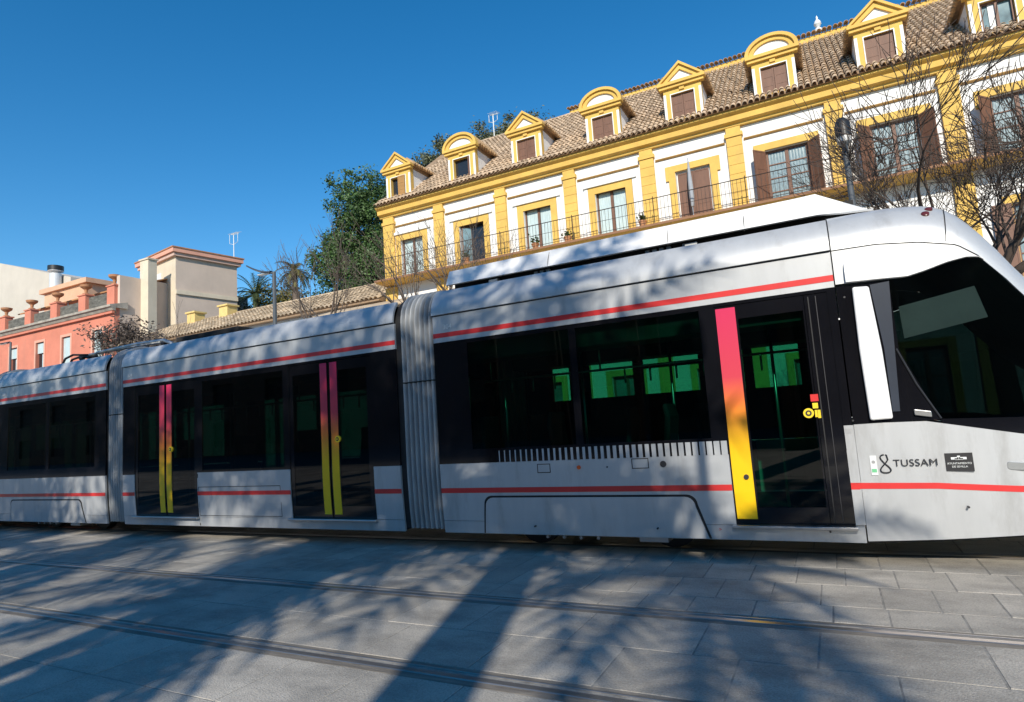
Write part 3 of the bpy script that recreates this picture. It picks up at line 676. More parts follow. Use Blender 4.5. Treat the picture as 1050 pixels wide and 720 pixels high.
text_mesh('>', 0.05, (-1.12, TY - HW + 0.02 - 0.008, 0.285), mat('red_ink', (0.6, 0.05, 0.04), 0.5), 'jack_mark', tram)
q = MB(); rect(q, 0.075, 0.115, 1.17, 1.21, 0.003, 1); q.build('small_plate', M('zinc'), tram, solid=0.002, fix=False)

# roof shroud of the front car, with a dark gap below it
q = MB(); xs = [-4.35, -2.9, -1.42, -0.1, 0.07, 0.075, 0.31, 0.55]; zz = [3.52, 3.535, 3.545, 3.555, 3.56, 3.558, 3.42, 3.283]
rowsn = []
for x, z in zip(xs, zz):
    zb = 3.315 if x < 0.2 else (3.29 if x < 0.5 else 3.275)
    rowsn.append([(x, TY - 0.94, zb), (x, TY - 0.89, zb + (z - zb) * 0.5), (x, TY - 0.84, z), (x, TY - 0.4, z + 0.05), (x, TY + 0.4, z + 0.05), (x, TY + 0.83, z), (x, TY + 0.94, zb)])
q.grid(rowsn); q.build('roof_shroud', M('white_paint'), tram, smooth=25, solid=0.02)
for x in (-2.88, -1.42, -0.62):
    q = MB(); q.tube([(x, TY - 0.945, 3.287), (x, TY - 0.905, 3.41), (x, TY - 0.834, 3.535)], 0.004, 5)
    q.build('shroud_seam', M('black_rubber'), tram)
q = MB(); q.box(-4.3, 0.4, TY - 0.80, TY + 0.80, 3.26, 3.44); q.build('roof_equipment', M('under'), tram)
q = MB()
for x in (-3.75, -3.65, -3.1, -3.02, -2.94, -1.7, -1.62, -1.54, -1.46, -1.28): q.box(x, x + 0.05, TY - 0.86, TY - 0.82, 3.255, 3.30)
q.box(-3.72, -3.6, TY - 0.90, TY - 0.86, 3.25, 3.29); q.box(-1.25, -1.12, TY - 0.88, TY - 0.84, 3.25, 3.29)
q.build('roof_bracket', M('zinc'), tram)
# folded pantograph over the second bellows
pan = MB(); Yp = TY - 0.55
pts = [at(178, 362, Yp), at(176, 352, Yp), at(168, 349, Yp), at(140, 353, Yp), at(100, 362, Yp)]
pan.tube(pts, 0.035, 8)
for dy in (0.0, 1.0): pan.tube([at(165, 352, Yp) + Vector((0, dy, 0.02)), at(128, 357, Yp) + Vector((0, dy, 0)), at(92, 364, Yp) + Vector((0, dy, 0.0))], 0.028, 8)
po = pan.build('pantograph', M('zinc'), tram, smooth=True)
a = MB()
for (p1, p2, p3, p4) in (((63, 376), (67, 368), (75, 364), (96, 364)), ((71, 375), (74, 369), (82, 366), (100, 365))):
    a.tube([at(*p1, Yp), at(*p2, Yp), at(*p3, Yp), at(*p4, Yp)], 0.022, 8)
    a.tube([at(*p1, Yp) + Vector((0, 1.0, 0)), at(*p2, Yp) + Vector((0, 1.0, 0)), at(*p3, Yp) + Vector((0, 1.0, 0)), at(*p4, Yp) + Vector((0, 1.0, 0))], 0.022, 8)
a.tube([at(86, 366, Yp), at(86, 366, Yp) + Vector((0, 1.0, 0))], 0.03, 8); a.build('contact_head', M('black_rubber'), po, smooth=True)
for px, py in ((84, 372), (92, 371), (150, 358), (168, 356), (140, 362)):
    p = at(px, py, Yp); a = MB(); a.lathe([(0.03, 3.24), (0.06, 3.28), (0.04, 3.31), (0.06, 3.34), (0.03, max(3.38, p.z))], p.x, p.y, 10)
    a.build('insulator', M('dark_metal'), po, smooth=30)
q = MB(); q.box(-10.2, -8.6, TY - 0.75, TY + 0.6, 3.26, 3.36); q.build('roof_equipment', M('under'), tram, bevel=0.02)

# ================================================================== THE YELLOW BUILDING
BY = 25.0
BX0, BX1 = -19.75, 13.5
bld = thing('yellow_building', (-4, BY, 0), 'white and ochre building with dormers, tiled roof and long iron balcony', 'building')
FL2 = 9.0                                    # balcony floor
bays = [-18.0 + 3.5 * i for i in range(9)]
bays[0] = -18.05
pils = [-19.40] + [-16.3 + 3.5 * i for i in range(9)]
q = MB()
DW, DZ0, DZ1 = 1.36, 9.02, 11.22
# wall as panels around the upper openings, then whole below behind window sets
ops = [(b - (0.68 if i < 5 else 0.74), b + (0.68 if i < 5 else 0.74)) for i, b in enumerate(bays)]
for a, b in ivals(BX0, BX1, ops): q.box(a, b, BY, BY + 0.35, 9.0, 12.45)
for a, b in ops: q.box(a, b, BY, BY + 0.35, 11.22, 12.45)
op1 = [(b - 0.6, b + 0.6) for b in bays]
for z0, z1, zt_ in ((0.0, 3.1, 4.6), (5.0, 7.5, 9.0)):
    for a, b in ivals(BX0, BX1, op1): q.box(a, b, BY, BY + 0.35, z0, z1)
    q.box(BX0, BX1, BY, BY + 0.35, z1, zt_)
q.box(BX0, BX1, BY, BY + 0.35, 4.6, 5.0)
q.box(BX0, BX0 + 0.3, BY + 0.35, BY + 13, 0, 13.2)
q.box(BX1 - 0.3, BX1, BY + 0.35, BY + 13, 0, 13.2)
q.box(BX0 + 0.3, BX1 - 0.3, BY + 12.6, BY + 13, 0, 17)
q.build('wall', M('white_wall'), bld)
q = MB(); q.box(BX0 + 0.31, BX1 - 0.31, BY + 1.2, BY + 1.3, 0.1, 13.2); q.build('room_back', M('interior'), bld)
for k, x in enumerate(pils):
    wd = 0.29 if k else 0.34
    q = MB(); zs = 9.03
    n = 8
    for i in range(n):
        h0, h1 = zs + (12.05 - zs) * i / n, zs + (12.05 - zs) * (i + 1) / n
        q.box(x - wd, x + wd, BY - 0.14, BY - 0.002, h0 + 0.008, h1 - 0.008)
    q.box(x - wd + 0.015, x + wd - 0.015, BY - 0.125, BY - 0.003, zs, 12.05)
    q.box(x - wd - 0.05, x + wd + 0.05, BY - 0.19, BY - 0.002, 12.05, 12.20); q.box(x - wd + 0.02, x + wd - 0.02, BY - 0.15, BY - 0.002, 12.20, 12.44)
    q.box(x - wd, x + wd, BY - 0.14, BY - 0.002, 0, 8.74)
    q.build('pilaster', M('ochre'), bld)
q = MB(); q.prism_x([(BY - 0.002, 12.46), (BY - 0.16, 12.46), (BY - 0.18, 12.54), (BY - 0.34, 12.60), (BY - 0.36, 12.80), (BY - 0.46, 12.86), (BY - 0.52, 12.90), (BY - 0.52, 12.97), (BY + 0.3, 12.97), (BY + 0.3, 12.50), (BY - 0.002, 12.50)], BX0 - 0.16, BX1 + 0.2)
q.build('cornice', M('ochre'), bld)
q = MB()
for a, b in ivals(BX0, BX1, [(p - 0.36, p + 0.36) for p in pils]): q.prism_x([(BY - 0.002, 11.86), (BY - 0.05, 11.86), (BY - 0.09, 11.90), (BY - 0.09, 11.93), (BY - 0.002, 11.95)], a, b)
q.build('string_course', M('brown_line'), bld)
# balcony with railing
bal_y = BY - 0.95
q = MB(); q.prism_x([(BY - 0.002, 8.82), (BY - 0.80, 8.86), (BY - 0.97, 8.90), (BY - 0.97, 8.985), (BY - 0.002, 8.985)], BX0, BX1)
balc = q.build('balcony', M('ochre'), bld)
q = MB(); q.box(BX0 - 0.01, BX1, BY - 1.0, BY - 0.972, 8.895, 8.99); q.build('balcony_edge', mat('red_brown_edge', (0.28, 0.14, 0.07), 0.8), balc)
q = MB()
x = BX0 + 0.05
while x < BX1 - 0.05:
    q.tube([(x, bal_y, 8.985), (x, bal_y, 10.02)], 0.008, 5, cap=False); x += 0.145
for z, r_ in ((10.02, 0.018), (9.08, 0.011), (9.55, 0.009)): q.tube([(BX0 + 0.02, bal_y, z), (BX1, bal_y, z)], r_, 6)
for x in pils: q.tube([(x + 0.3, bal_y, 8.985), (x + 0.3, bal_y, 10.1)], 0.018, 6)
q.tube([(BX0 + 0.03, bal_y, 10.02), (BX0 + 0.03, BY - 0.01, 10.02)], 0.018, 6)
q.build('railing', M('iron'), balc)
# flower pots on the balcony
for i, (px, py) in enumerate(((477, 250), (582, 243), (549, 252), (659, 228))):
    p = at(px, py, BY - 0.6)
    t = thing('flower_pot', (p.x, BY - 0.6, 8.987), ['terracotta pot with a small plant by the second balcony door', 'terracotta pot with a straggly plant left of the fourth balcony door', 'terracotta pot with a leafy plant at the third balcony door', 'terracotta pot with a plant right of the fourth balcony door'][i], 'flower pot', 'flower pots on the balcony')
    q = MB(); q.lathe([(0.10, 8.987), (0.16, 9.25), (0.18, 9.25), (0.18, 9.30), (0.14, 9.30), (0.13, 9.26)], p.x, BY - 0.6, 14); q.build('pot', M('terracotta'), t, smooth=30)
    q = MB(); rr = random.Random(i)
    for k in range(60):
        c = Vector((p.x + rr.gauss(0, 0.10), BY - 0.6 + rr.gauss(0, 0.09), 9.30 + abs(rr.gauss(0, 0.16)))); a = rr.random() * 6.28; u = Vector((math.cos(a), math.sin(a), rr.gauss(0, 0.5))) * 0.05; v = Vector((-math.sin(a), math.cos(a), rr.gauss(0, 0.5))) * 0.03
        q.quad(c - u - v, c + u - v, c + u + v, c - u + v)
    q.build('plant', M('leaf'), t, fix=False)

def frame_rect(mb, x0, x1, z0, z1, t, y0, y1, bottom=True):
    mb.box(x0, x0 + t, y0, y1, z0, z1); mb.box(x1 - t, x1, y0, y1, z0, z1); mb.box(x0 + t, x1 - t, y0, y1, z1 - t, z1)
    if bottom: mb.box(x0 + t, x1 - t, y0, y1, z0, z0 + t)
def shutter(mb, x0, x1, z0, z1, y0, y1):
    frame_rect(mb, x0, x1, z0, z1, 0.06, y0, y1)
    mb.box(x0 + 0.06, x1 - 0.06, y0 + 0.012, y1 - 0.012, z0 + 0.06, z1 - 0.06)
    for k in (0.33, 0.66): mb.box(x0 + 0.06, x1 - 0.06, y0 + 0.004, y1 - 0.004, z0 + (z1 - z0) * k - 0.03, z0 + (z1 - z0) * k + 0.03)
def glazed(cx, hw, z0, z1, parent, y, curtain='curtain', bars=1, fm='wood', half=None):
    """two-leaf glazed door; window > frame, pane, curtain"""
    q = MB(); q.box(cx - hw, cx + hw, y + 0.03, y + 0.04, z0, z1); wn = q.build('window', M('pane' if curtain != 'dark_pane' else 'dark_pane'), parent)
    q = MB(); frame_rect(q, cx - hw, cx + hw, z0, z1, 0.07, y - 0.03, y + 0.028); q.box(cx - 0.06, cx + 0.06, y - 0.03, y + 0.028, z0 + 0.07, z1 - 0.07)
    for k in range(1, bars):
        z = z0 + (z1 - z0) * k / bars
        q.box(cx - hw + 0.07, cx - 0.06, y - 0.02, y + 0.027, z - 0.02, z + 0.02); q.box(cx + 0.06, cx + hw - 0.07, y - 0.02, y + 0.027, z - 0.02, z + 0.02)
    q.build('frame', M(fm), wn)
    if curtain == 'curtain':
        q = MB()
        for sgn in (-1, 1):
            rows = []
            for z in (z0 + 0.08, (z0 + z1) / 2, z1 - 0.08):
                row = []
                for i in range(25):
                    u = i / 24; x = cx + sgn * (0.075 + (hw - 0.16) * u); row.append((x, y + 0.012 + 0.008 * math.sin(u * 34 + z * 2), z))
                rows.append(row)
            q.grid(rows)
        q.build('curtain', M('curtain' if bars == 1 else 'grey_curtain'), wn, smooth=True, fix=False)
    return wn

for i, cx in enumerate(bays):
    hw = 0.68 if i < 5 else 0.74
    sur = MB()
    if i < 4:
        # white projecting jamb box, ochre surround inside it, blind cassette above
        w2 = MB(); w2.box(cx - 1.18, cx - 1.0, BY - 0.05, BY - 0.002, DZ0, 11.42); w2.box(cx + 1.0, cx + 1.18, BY - 0.05, BY - 0.002, DZ0, 11.42); w2.box(cx - 1.20, cx + 1.20, BY - 0.13, BY - 0.002, 11.42, 11.56)
        w2.build('blind_cassette', M('white_wall'), bld, bevel=0.015)
        frame_rect(sur, cx - 0.99, cx + 0.99, DZ0, 11.41, 0.30, BY - 0.05, BY - 0.002, bottom=False)
        sur.build('window_surround', M('ochre'), bld)
        if i == 1:
            q = MB(); q.box(cx - 0.66, cx + 0.66, BY + 0.28, BY + 0.29, DZ0, 11.2); wn = q.build('window', M('dark_pane'), bld)
            q = MB(); frame_rect(q, cx - 0.68, cx + 0.68, DZ0, 11.22, 0.07, BY + 0.20, BY + 0.275); q.box(cx - 0.62, cx - 0.1, BY + 0.18, BY + 0.195, DZ0, 11.1, rot=0.5); q.build('frame', M('wood'), wn)
            q = MB(); q.box(cx - 0.55, cx - 0.15, BY + 0.13, BY + 0.14, DZ0 + 0.1, 11.0, rot=0.5); q.build('pane', M('pane'), wn)
        else: glazed(cx, 0.68, DZ0, 11.22, bld, BY + 0.2, 'curtain')
    else:
        frame_rect(sur, cx - hw - 0.28, cx + hw + 0.28, DZ0, 11.50, 0.27, BY - 0.08, BY - 0.002, bottom=False)
        sur.box(cx - hw - 0.40, cx - hw - 0.281, BY - 0.08, BY - 0.002, 10.9, 11.5); sur.box(cx + hw + 0.281, cx + hw + 0.40, BY - 0.08, BY - 0.002, 10.9, 11.5)
        sur.build('window_surround', M('ochre'), bld)
        if i == 4:
            q = MB(); frame_rect(q, cx - 0.67, cx + 0.67, DZ0, 11.21, 0.05, BY + 0.10, BY + 0.2); wn = q.build('window', M('white_wall'), bld)
            for s0, s1 in ((cx - 0.62, cx - 0.005), (cx + 0.005, cx + 0.62)):
                q = MB(); shutter(q, s0, s1, DZ0 + 0.06, 11.15, BY + 0.06, BY + 0.10); q.build('shutter', M('wood'), wn)
        else:
            wn = glazed(cx, 0.73, DZ0, 11.21, bld, BY + 0.15, 'curtain', bars=4)
            for sg in (-1, 1):
                q = MB(); shutter(q, -0.30, 0.30, DZ0 + 0.05, 11.18, -0.02, 0.02)
                o = q.build('shutter', M('wood'), None); o.matrix_world = Matrix.Translation((cx + sg * (0.75 + 0.19), BY - 0.28, 0)) @ Matrix.Rotation(-sg * R(50), 4, 'Z')
                o.matrix_basis = o.matrix_world.copy(); m_ = o.matrix_basis.copy(); attach(o, wn)
    # lower floors
    for z0, z1 in ((5.05, 7.5), (0.15, 3.1)):
        s2 = MB(); frame_rect(s2, cx - 0.86, cx + 0.86, z0 - 0.04, z1 + 0.26, 0.25, BY - 0.07, BY - 0.002, bottom=False); s2.build('window_surround', M('ochre'), bld)
        wn = glazed(cx, 0.6, z0 - 0.04, z1, bld, BY + 0.15, 'curtain' if z0 > 4 else 'none', bars=3)
        if z0 > 4:
            for sg in (-1, 1):
                q = MB(); xm = cx + sg * 0.9; shutter(q, xm - 0.27, xm + 0.27, z0, z1, BY - 0.12, BY - 0.08); q.build('shutter', M('wood'), wn)
q = MB(); q.prism_x([(BY - 0.002, 4.65), (BY - 0.2, 4.72), (BY - 0.2, 4.92), (BY - 0.002, 4.95)], BX0, BX1); q.build('string_course', M('ochre'), bld)
# folded grey parasol standing on the balcony
px_ = at(709, 200, BY - 0.5)
t = thing('parasol', (px_.x, BY - 0.5, 8.987), 'folded grey parasol standing on the balcony before closed brown shutters', 'parasol')
q = MB(); q.tube([(px_.x, BY - 0.5, 8.99), (px_.x, BY - 0.5, 11.5)], 0.02, 8); q.build('pole', M('zinc'), t)
q = MB(); q.tube([(px_.x, BY - 0.5, 9.5), (px_.x + 0.01, BY - 0.5, 9.9), (px_.x, BY - 0.5, 10.6), (px_.x, BY - 0.5, 11.35)], [0.06, 0.10, 0.085, 0.03], 9); q.build('canopy', mat('grey_canvas', (0.33, 0.35, 0.38), 0.8), t)

# ---- roof with individual clay tiles
RS = 0.80; RY0, RZ0 = BY - 0.62, 13.0
ZR = 18.25; RYT = RY0 + (ZR - RZ0) / RS
def tile_roof(mb, x0, x1, y0, z0, y1, z1, pitch=0.22, course=0.40, seed=1, hipl=0.0, left=None):
    rr = random.Random(seed); L = math.hypot(y1 - y0, z1 - z0); dy, dz = (y1 - y0) / L, (z1 - z0) / L; n = int(L / course)
    nx = int((x1 - x0) / pitch)
    for i in range(nx):
        xc = x0 + (i + 0.5) * pitch
        for k in range(n + 1):
            s0 = k * course; s1 = min(s0 + course * 1.12, L)
            if s0 >= L - 0.05: continue
            if hipl and xc - x0 < s0 * hipl: continue
            r0, r1 = pitch * 0.37 * (1 + 0.06 * rr.random()), pitch * 0.30; jx = rr.gauss(0, 0.008); lift0, lift1 = 0.05 + rr.random() * 0.012, 0.02
            b = len(mb.v)
            for (s_, r_, lf) in ((s0 - (0.06 if k == 0 else 0), r0, lift0), (s1, r1, lift1)):
                for j in range(6):
                    a = PI * j / 5; hx = r_ * math.cos(a); hz = r_ * math.sin(a) * 0.95 + lf
                    mb.v.append((xc + jx + hx, y0 + dy * s_ - dz * hz, z0 + dz * s_ + dy * hz))
            for j in range(5): mb._f((b + j, b + j + 1, b + 6 + j + 1, b + 6 + j))
roof = MB(); tile_roof(roof, BX0 - 0.12, BX1 + 0.2, RY0, RZ0, RYT, ZR, hipl=0.16)
roofbed = MB(); roofbed.prism_x([(RY0, RZ0 - 0.02), (RYT, ZR - 0.02), (RYT, ZR - 0.35), (RY0 + 0.3, RZ0 - 0.02)], BX0 - 0.1, BX1 + 0.2)
ro = roofbed.build('roof', M('tile_bed'), bld)
roof.build('roof_tiles', M('tile'), ro, smooth=True, solid=0.012, fix=False)
# row of eave tiles with open dark ends
# parapet band and coping tiles on the ridge
q = MB(); q.box(-11.2, BX1 + 0.2, RYT + 0.02, RYT + 0.5, ZR - 0.4, ZR + 0.26); q.build('parapet', M('ochre'), ro)
q = MB(); tile_roof(q, -11.3, BX1 + 0.25, RYT - 0.12, ZR + 0.26, RYT + 0.45, ZR + 0.44, pitch=0.22, course=0.6, seed=5); q.build('coping_tiles', M('eave_tile'), ro, smooth=True, solid=0.018, fix=False)
q = MB()
x = BX0 + 0.7
while x < -11.2:
    q.tube([(x, RYT, ZR), (x + 0.42, RYT, ZR + 0.01)], [0.13, 0.11], 8); x += 0.38
q.build('ridge_tiles', M('tile'), ro, smooth=True)

def dormer(i, cx):
    Fy = BY - 0.25; zb = 13.05; zt = 14.74; hw = 0.76
    yb = RY0 + (zt - RZ0) / RS + 0.1
    q = MB()
    zo0, zo1, ho = 13.34, 14.42, 0.46     # window opening
    q.box(cx - hw, cx - ho, Fy, Fy + 0.30, zb, zt); q.box(cx + ho, cx + hw, Fy, Fy + 0.30, zb, zt)
    q.box(cx - ho, cx + ho, Fy, Fy + 0.30, zo1, zt); q.box(cx - ho, cx + ho, Fy, Fy + 0.30, zb, zo0)
    d = q.build('dormer', M('ochre'), bld)
    for sg in (-1, 1):
        q = MB(); x0, x1 = sorted((cx + sg * (hw - 0.012), cx + sg * (hw - 0.13)))
        q.prism_x([(Fy + 0.30, zb), (yb, zt), (Fy + 0.30, zt)], x0, x1)
        x0, x1 = sorted((cx + sg * (hw + 0.003), cx + sg * (hw - 0.1))); q.box(x0, x1, Fy - 0.004, Fy + 0.05, zb + 0.2, zt - 0.25)
        q.build('dormer_cheek', M('white_wall'), d)
    # pediment
    W = 0.96; zc = zt + 0.17; n = 18
    q = MB(); q.box(cx - 0.90, cx + 0.90, Fy - 0.12, Fy + 0.10, zt - 0.06, zt + 0.06); q.box(cx - W, cx + W, Fy - 0.20, Fy + 0.12, zt + 0.06, zc)
    q.box(cx - 0.10, cx + 0.10, Fy - 0.06, Fy - 0.002, zt - 0.20, zt - 0.06)
    q.build('pediment_base', M('ochre'), d)
    def outline(w_, h_, z_):
        if i % 2 == 0: return [(cx - w_, z_)] + [(cx - w_ + w_ * 2 * k / n, z_ + h_ * (1 - abs(1 - 2 * k / n))) for k in range(1, n)] + [(cx + w_, z_)]
        return [(cx - w_ * math.cos(PI * k / n), z_ + h_ * math.sin(PI * k / n)) for k in range(n + 1)]
    hgt = 0.80 if i % 2 == 0 else 0.72
    out = outline(W, hgt, zc); inn = outline(W - (0.40 if i % 2 == 0 else 0.32), hgt - (0.37 if i % 2 == 0 else 0.30), zc + 0.04); mid = outline(W - 0.14, hgt - 0.13, zc + 0.012)
    q = MB(); q.ring(out, mid, Fy - 0.20, Fy + 0.10); q.ring(mid, inn, Fy - 0.11, Fy + 0.10); q.build('pediment_moulding', M('ochre'), d)
    q = MB(); q.prism(inn, Fy - 0.03, Fy + 0.08); q.build('tympanum', M('white_wall'), d)
    q = MB(); yb2 = RY0 + (zc + hgt - RZ0) / RS; q.prism(outline(W - 0.02, hgt - 0.02, zc), Fy + 0.11, yb2)
    q.prism_x([(Fy + 0.11, zt), (Fy + 0.11, zc), (yb + 0.15, zc), (yb - 0.05, zt)], cx - hw, cx + hw)
    q.build('dormer_roof', M('tile_bed'), d)
    for sg in (-1, 1):
        q = MB(); y = Fy + 0.12
        while y < yb + 0.35:
            q.tube([(cx + sg * (W + 0.05), y, zc - 0.02), (cx + sg * (W - 0.45), y, zc + (0.40 if i % 2 == 0 else 0.62))], [0.085, 0.075], 6); y += 0.21
        q.build('dormer_eave_tiles', M('eave_tile'), d, smooth=True)
    # joinery
    q = MB(); frame_rect(q, cx - ho - 0.035, cx + ho + 0.035, zo0 - 0.03, zo1 + 0.035, 0.035, Fy - 0.025, Fy - 0.002, bottom=False); q.build('white_trim', M('white_wall'), d)
    if i in (0, 1):
        q = MB(); q.box(cx - ho, cx + ho, Fy + 0.2, Fy + 0.22, zo0, zo1); q.build('dormer_pane', M('dark_pane'), d)
        q = MB()
        if i == 0: shutter(q, cx + 0.02, cx + 0.44, zo0, zo1, Fy - 0.06, Fy - 0.03)
        else: shutter(q, cx + ho - 0.1, cx + ho, zo0, zo1, Fy - 0.02, Fy + 0.02)
        q.build('shutter', mat('ochre_wood', (0.38, 0.20, 0.06), 0.6) if i == 0 else M('wood'), d)
    elif i == 7:
        q = MB(); q.box(cx - ho, cx + ho, Fy + 0.2, Fy + 0.22, zo0, zo1); q.build('dormer_pane', M('pane'), d)
        q = MB(); frame_rect(q, cx - ho, cx + ho, zo0, zo1, 0.07, Fy + 0.1, Fy + 0.16); q.box(cx - 0.04, cx + 0.04, Fy + 0.1, Fy + 0.16, zo0 + .07, zo1 - .07); q.build('dormer_frame', M('wood'), d)
        q = MB(); q.box(cx - 0.22, cx + 0.02, Fy + 0.17, Fy + 0.19, zo0 + 0.05, zo1 - 0.05); q.build('curtain', M('pale'), d)
    else:
        for s0, s1 in ((cx - ho, cx - 0.006), (cx + 0.006, cx + ho)):
            q = MB(); shutter(q, s0, s1, zo0, zo1, Fy + 0.08, Fy + 0.13); q.build('shutter', M('wood'), d)
dxs = [-18.55, -14.7, -11.2, -7.5, -4.05, -0.6, 2.9, 6.3, 9.9]
for i, cx in enumerate(dxs): dormer(i, cx)
# chimney and finial on the ridge
p = at(962, 6, RYT + 1.0)
q = MB(); q.box(p.x - 0.35, p.x + 0.35, RYT + 0.55, RYT + 1.1, ZR, p.z + 0.55); q.box(p.x - 0.42, p.x + 0.42, RYT + 0.51, RYT + 1.14, p.z + 0.55, p.z + 0.65); q.build('chimney', M('white_wall'), ro)
p = at(840, 38, RYT + 0.25)
q = MB(); z = ZR + 0.5; q.lathe([(0.16, z), (0.16, z + 0.12), (0.07, z + 0.2), (0.17, z + 0.36), (0.13, z + 0.5), (0.04, z + 0.62), (0.05, z + 0.7), (0.01, z + 0.8)], p.x, RYT + 0.25, 14); q.build('finial', M('pale'), ro, smooth=40)
def antenna(px, py0, py1, Y, label):
    a, b = at(px, py0, Y), at(px, py1, Y)
    t = thing('television_antenna', (b.x, Y, b.z), label, 'antenna')
    q = MB(); q.tube([(b.x, Y, b.z - 1.2), (b.x, Y, a.z)], 0.035, 6); q.build('mast', M('pale'), t)
    q = MB(); k = (a.z - b.z)
    q.tube([(b.x - 0.12 * k, Y, a.z - 0.03 * k), (b.x + 0.22 * k, Y, a.z - 0.06 * k)], 0.022, 5)
    for i in range(6):
        x = b.x - 0.12 * k + 0.068 * k * i; q.tube([(x, Y - 0.3, a.z - 0.04 * k), (x, Y + 0.3, a.z + 0.02 * k)], 0.014, 4)
    for sg in (-1, 1): q.tube([(b.x + sg * 0.18 * k, Y, a.z - 0.02 * k), (b.x + sg * 0.18 * k, Y, a.z - 0.3 * k), (b.x, Y, a.z - 0.36 * k)], 0.02, 5)
    q.build('aerial', M('pale'), t)
antenna(507, 116, 142, 33.0, 'white television antenna on the ridge between first dormers of the ochre building')

# ================================================================== LOW TILED BUILDING (left of the yellow one)
LYE, LZE = 24.5, 8.2
low = thing('tiled_house', (-28, 26, 0), 'low pale house with long clay tile roof between beige tower and ochre building', 'house')
lx0, lx1 = -43.0, -19.9
q = MB(); q.box(lx0, lx1, LYE + 0.4, LYE + 8.0, 0, LZE - 0.05); q.build('wall', M('white_wall'), low)
LYT = LYE + 4.4; LZT = LZE + 2.0
q = MB(); q.prism_x([(LYE, LZE - 0.1), (LYE, LZE - 0.02), (LYT, LZT - 0.02), (LYT + 4.4, LZE - 0.02), (LYT + 4.4, LZE - 0.1)], lx0, lx1); rl = q.build('roof', M('tile_bed'), low)
MT['tile_pale'] = mat('weathered_pale_tile', (0.46, 0.355, 0.24), 0.9, 0, 0.4, 1.2, island=0.4)
q = MB(); tile_roof(q, lx0, lx1, LYE, LZE, LYT, LZT, pitch=0.30, course=0.5, seed=9); q.build('roof_tiles', M('tile_pale'), rl, smooth=True, solid=0.018, fix=False)
q = MB(); q.tube([(lx0, LYT, LZT + 0.06), (lx1, LYT, LZT + 0.06)], 0.13, 8); q.build('ridge_tiles', M('tile_pale'), rl, smooth=True)
for k, (px, py) in enumerate(((201, 327), (234, 320))):
    p = at(px, py, 28.5); q = MB(); q.box(p.x - 0.42, p.x + 0.42, 28.1, 28.9, LZE + 1.0, p.z + 0.35); q.box(p.x - 0.52, p.x + 0.52, 28.0, 29.0, p.z + 0.35, p.z + 0.46); q.build('chimney', mat('yellow_chimney', (0.70, 0.52, 0.20), 0.8), rl)
# low cream and white roof edges nearer the ochre building
p0, p1 = at(398, 306, 23.0), at(480, 300, 23.0)
e = thing('cream_annex', (-17, 23.2, 0), 'cream annex roof edge hidden by branches below the ochre building corner', 'annex')
q = MB(); a_, b_ = at(330, 330, 23.2).x, at(462, 300, 23.2).x; zt_ = at(400, 318, 23.2).z; q.box(a_, b_, 22.6, 24.0, 0, zt_); q.build('wall', M('white_wall'), e)
q = MB(); q.prism_x([(22.3, zt_ + 0.002), (22.3, zt_ + 0.12), (24.3, zt_ + 0.75), (24.3, zt_ + 0.002)], a_ - 0.1, b_ + 0.1); q.build('roof', M('tile_pale'), e)

# ================================================================== FAR LEFT: coral house, beige tower, pale house
CY = 27.0
def cz(z): return H + (z - H) * 0.9
cor = thing('coral_house', (-56, CY, 0), 'coral house with roof terrace piers, urns and pale window surrounds', 'house')
cx0, cx1 = -75.0, at(117, 330, CY).x
zc_ = 12.0
wxs = [at(14, 360, CY).x - 3.9, at(14, 360, CY).x, at(41, 360, CY).x, at(68, 350, CY).x, at(100, 340, CY).x]
ops = [(x - 0.62, x + 0.62) for x in wxs]
q = MB()
for a, b in ivals(cx0, cx1, ops): q.box(a, b, CY, CY + 0.4, 0, zc_)
for (a, b) in ops: q.box(a, b, CY, CY + 0.4, 0, 7.4); q.box(a, b, CY, CY + 0.4, 10.6, zc_)
q.box(cx0, cx1 - 0.4, CY + 0.4, CY + 12, zc_ - 0.5, zc_ - 0.1)
q.build('wall', M('coral'), cor)
q = MB(); q.box(cx1 - 0.4, cx1, CY + 0.401, CY + 12, 0, zc_ + 2.6); q.build('side_wall', M('beige'), cor)
for k, x in enumerate(wxs):
    q = MB(); q.box(x - 0.62, x + 0.62, CY + 0.25, CY + 0.27, 7.4, 10.6); wn = q.build('window', M('dark_pane'), cor)
    q = MB(); frame_rect(q, x - 0.82, x + 0.82, 7.3, 10.8, 0.2, CY - 0.04, CY - 0.002); q.build('frame', M('coral_pale'), wn)
    q = MB()
    if k in (3, 4): q.box(x - 0.6, x + 0.6, CY + 0.12, CY + 0.2, 7.45, 10.55)
    else: q.box(x - 0.6, x + 0.6, CY + 0.12, CY + 0.2, 9.7, 10.55); q.box(x + 0.1, x + 0.6, CY + 0.14, CY + 0.19, 7.45, 9.6)
    q.build('roller_blind', M('curtain'), wn)
q = MB(); q.prism_x([(CY - 0.002, zc_ - 0.25), (CY - 0.18, zc_ - 0.2), (CY - 0.3, zc_), (CY - 0.42, zc_ + 0.05), (CY - 0.42, zc_ + 0.22), (CY + 0.9, zc_ + 0.5), (CY + 0.9, zc_ + 0.0), (CY - 0.002, zc_ + 0.0)], cx0, cx1 + 0.2); q.build('cornice', M('stone_coping'), cor)
q = MB(); q.box(cx0, cx1 + 0.1, CY - 0.22, CY - 0.003, zc_ - 0.42, zc_ - 0.26); q.build('moulding', M('coral'), cor)
pys = [(4.4, 325.5), (30.5, 318), (57, 311), (86, 303), (115.5, 293)]
prev = None
